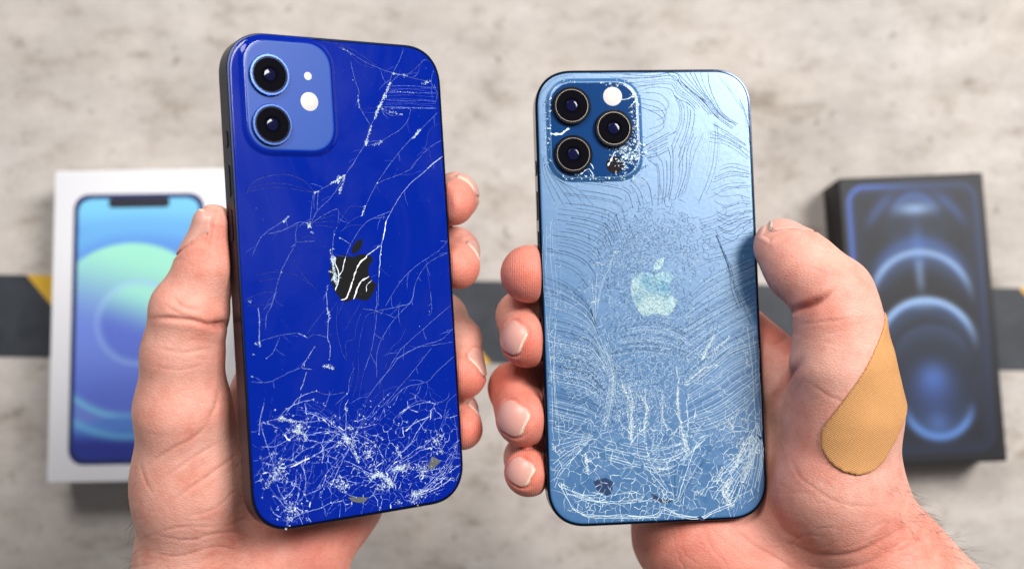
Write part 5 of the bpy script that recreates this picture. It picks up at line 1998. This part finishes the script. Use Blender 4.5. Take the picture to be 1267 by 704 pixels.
RH.fingers = [
    ((840, 405, 396), (715, 345, 402), (662, 336, 385), (655, 339, 367), (11.5, 10, 8.3, 9.4)),
    ((815, 445, 400), (700, 395, 405), (645, 391, 384), (652, 422, 367), (11.5, 10, 8.0, 8.6)),
    ((810, 495, 400), (695, 470, 406), (637, 480, 385), (648, 518, 367), (11.5, 10, 8.5, 9.0)),
    ((825, 540, 398), (705, 545, 402), (653, 566, 384), (654, 584, 367), (10.5, 9, 7.5, 7.9)),
]
RH.palm_press = phone_press(POSE_R, 0.05, 70)
with_fingers(RH)
RH.press.append(phone_press(POSE_R, 0.05, 12))
R_NAILS = [
    Nail(C_(633, 417, 362), (-0.62, 0.12, 0.78), (0.80, -0.42, 0.55), 11, 10.2),
    Nail(C_(636, 517, 362), (-0.62, 0.12, 0.78), (0.80, -0.42, 0.55), 11.5, 10.4),
    Nail(C_(642, 583, 361), (-0.62, 0.12, 0.78), (0.80, -0.42, 0.55), 9.2, 8.6),
    Nail(C_(979, 281, 361), (0.47, 0.87, 0.10), (-0.8, 0.45, 0.0), 13.5, 11),
    Nail(C_(632, 322, 384), (-0.7, 0.5, -0.55), (0.2, 0.1, 1.0), 10, 11),
]
R_CREASES = [
    (1.7, 4.6, [(978, 386), (990, 381), (1004, 375), (1018, 368)]),
    (0.9, 2.8, [(980, 387), (1000, 378), (1020, 366), (1034, 354)]),
    (0.22, 2.0, [(1000, 330), (1022, 338), (1046, 338)]),
    (0.16, 2.0, [(985, 402), (1020, 398), (1060, 392)]),
    (1.4, 4.5, [(993, 440), (986, 452), (972, 470), (958, 492), (950, 510)]),
    (0.5, 3.0, [(948, 420), (962, 424), (984, 408)]),
    (0.45, 3.0, [(965, 665), (985, 676), (1016, 686), (1056, 684), (1095, 666), (1116, 654)]),
    (0.25, 2.4, [(985, 697), (1030, 704), (1070, 697), (1110, 678)]),
    (0.22, 2.2, [(952, 630), (970, 655), (995, 668)]),
    (0.16, 2.0, [(1000, 600), (1040, 622), (1090, 628)]),
    (0.14, 2.0, [(975, 560), (990, 590), (1020, 612)]),
    (0.22, 2.2, [(905, 650), (930, 672), (960, 690), (985, 704)]),
    (0.18, 2.0, [(870, 652), (880, 676), (900, 700)]),
    (0.16, 2.0, [(995, 470), (1030, 492), (1060, 500)]),
]
R_CREASES += faint_folds(16, (985, 395, 1080, 450), 4, 6, 55, .08) + faint_folds(16, (955, 560, 1110, 660), -12, 14, 55, .07) + faint_folds(20, (960, 650, 1150, 704), 8, 12, 70, .12) + faint_folds(14, (830, 655, 960, 704), -50, 12, 50, .09) + faint_folds(12, (960, 460, 1030, 560), 60, 18, 45, .07)
R_PADS = [(C_(650, 345, 357), 15), (C_(660, 440, 360), 13), (C_(660, 535, 360), 13), (C_(660, 598, 360), 12)]
R_REDS = [(C_(652, 339, 360), 15, .8), (C_(650, 425, 360), 16, .78), (C_(645, 510, 362), 19, .8), (C_(655, 585, 360), 15, .8), (C_(620, 470, 378), 15, .85), (C_(950, 310, 345), 12, .45), (C_(1005, 378, 337), 11, .5),
          (C_(960, 405, 380), 17, .75), (C_(985, 340, 340), 16, .3), (C_(1060, 345, 338), 12, .25), (C_(870, 680, 368), 30, .6), (C_(990, 560, 350), 26, .25), (C_(1120, 690, 350), 26, .4), (C_(1030, 560, 340), 22, .16), (C_(950, 620, 362), 20, .4)]
lo = np.minimum.reduce([C_(590, 770, 320), C_(590, 770, 430)])
hi = np.maximum.reduce([C_(1330, 245, 320), C_(1330, 245, 430)])
RO = (lo[0], lo[1], -432), (hi[0], hi[1], -318)
right_hand, RV, RN, Rorg = build_hand('hand', 'right hand gripping the steel blue phone, bandage on its thumb side', RH, R_NAILS, R_CREASES, R_PADS, R_REDS,
                                      RO, C_(1050, 700, 372), group='hands holding the phones')
RPX = np.stack([CX + F_PX * RV[:, 0] / -RV[:, 2], CY - F_PX * RV[:, 1] / -RV[:, 2]], 1)
hair_strands('wrist_hair', right_hand, Rorg, RV, RN, (RPX[:, 1] > 600) & (RPX[:, 0] > 1095) & (RN[:, 0] > 0.45), 420, 6.5, HAIR, (0.5, -0.45, 0.1))
hair_strands('thumb_hair', right_hand, Rorg, RV, RN, (RPX[:, 1] > 360) & (RPX[:, 1] < 420) & (RPX[:, 0] > 1070) & (RN[:, 0] > 0.8), 40, 3.0, HAIR, (0.3, 0.1, 0.1))

# ---- adhesive bandage wrapped round the ball of the right thumb ---------------
bdir = unit((0.52, 0.85, 0.0))
bperp = unit((0.85, -0.52, 0.0))
bc0 = C_(1064, 545, 340)


def bandage_field(p):
    f = RH(p)
    q = p - bc0
    u, v = q @ bdir, q @ bperp
    half = 10.6
    pr = np.where(u > 0, np.abs(v + 0.0 * u) - half, np.hypot(u, v) - half)
    pr = np.maximum(pr, u - 46)
    pad = 0.45 * np.exp(-((u - 22) / 9) ** 4 - (v / 6.5) ** 4)      # the gauze pad under the middle
    return np.maximum(np.maximum(f - 0.75 - pad, -(f + 0.4)), pr)




def bandage_mat():
    w = NT('woven_bandage')
    v = w.coords()
    tcw = w.n('ShaderNodeMapping')
    w.set(tcw, 'Vector', v)
    tcw.inputs['Rotation'].default_value = (0, 0, 0.55)
    wx = w.n('ShaderNodeTexWave', bands_direction='X')
    wy = w.n('ShaderNodeTexWave', bands_direction='Y')
    for a in (wx, wy):
        w.set(a, 'Vector', tcw.outputs['Vector'])
        a.inputs['Scale'].default_value = 620
        a.inputs['Distortion'].default_value = 0.6
        a.inputs['Detail'].default_value = 1
    weave = w.math('MULTIPLY', wx.outputs['Fac'], wy.outputs['Fac'])
    big = w.noise(v, 120, 4)
    c = w.mix(weave, (0.54, 0.25, 0.085, 1), (0.87, 0.51, 0.235, 1))
    c = w.mix(0.4, c, w.ramp(big, [(0.3, (0.85, 0.82, 0.8)), (0.7, (1.08, 1.08, 1.08))]), 'MULTIPLY')
    w.p(Base_Color=c, Roughness=0.75, Normal=w.bump(weave, 0.5, 0.0004))
    w.b.inputs['Specular IOR Level'].default_value = 0.25
    return w.m


bV, bQ = poly_surface(bandage_field, bc0 - np.array([26, 20, 40]), bc0 + np.array([40, 52, 30]), 0.7, 0, fwd_grad(bandage_field, 0.08), 1)
# keep the piece that lies on the near half and wraps over the thumb side
keepv = bV[:, 2] > -372
bQ = bQ[keepv[bQ].all(1)]
borg = to_world(bc0)[0]
bme = big_mesh('adhesive_bandage', to_world(bV) - borg, bQ)
band = link('adhesive_bandage', bme, bandage_mat(), None, True)
band.location = borg
tag(band, 'tan woven adhesive bandage stuck round the thumb side of the right hand', 'bandage')
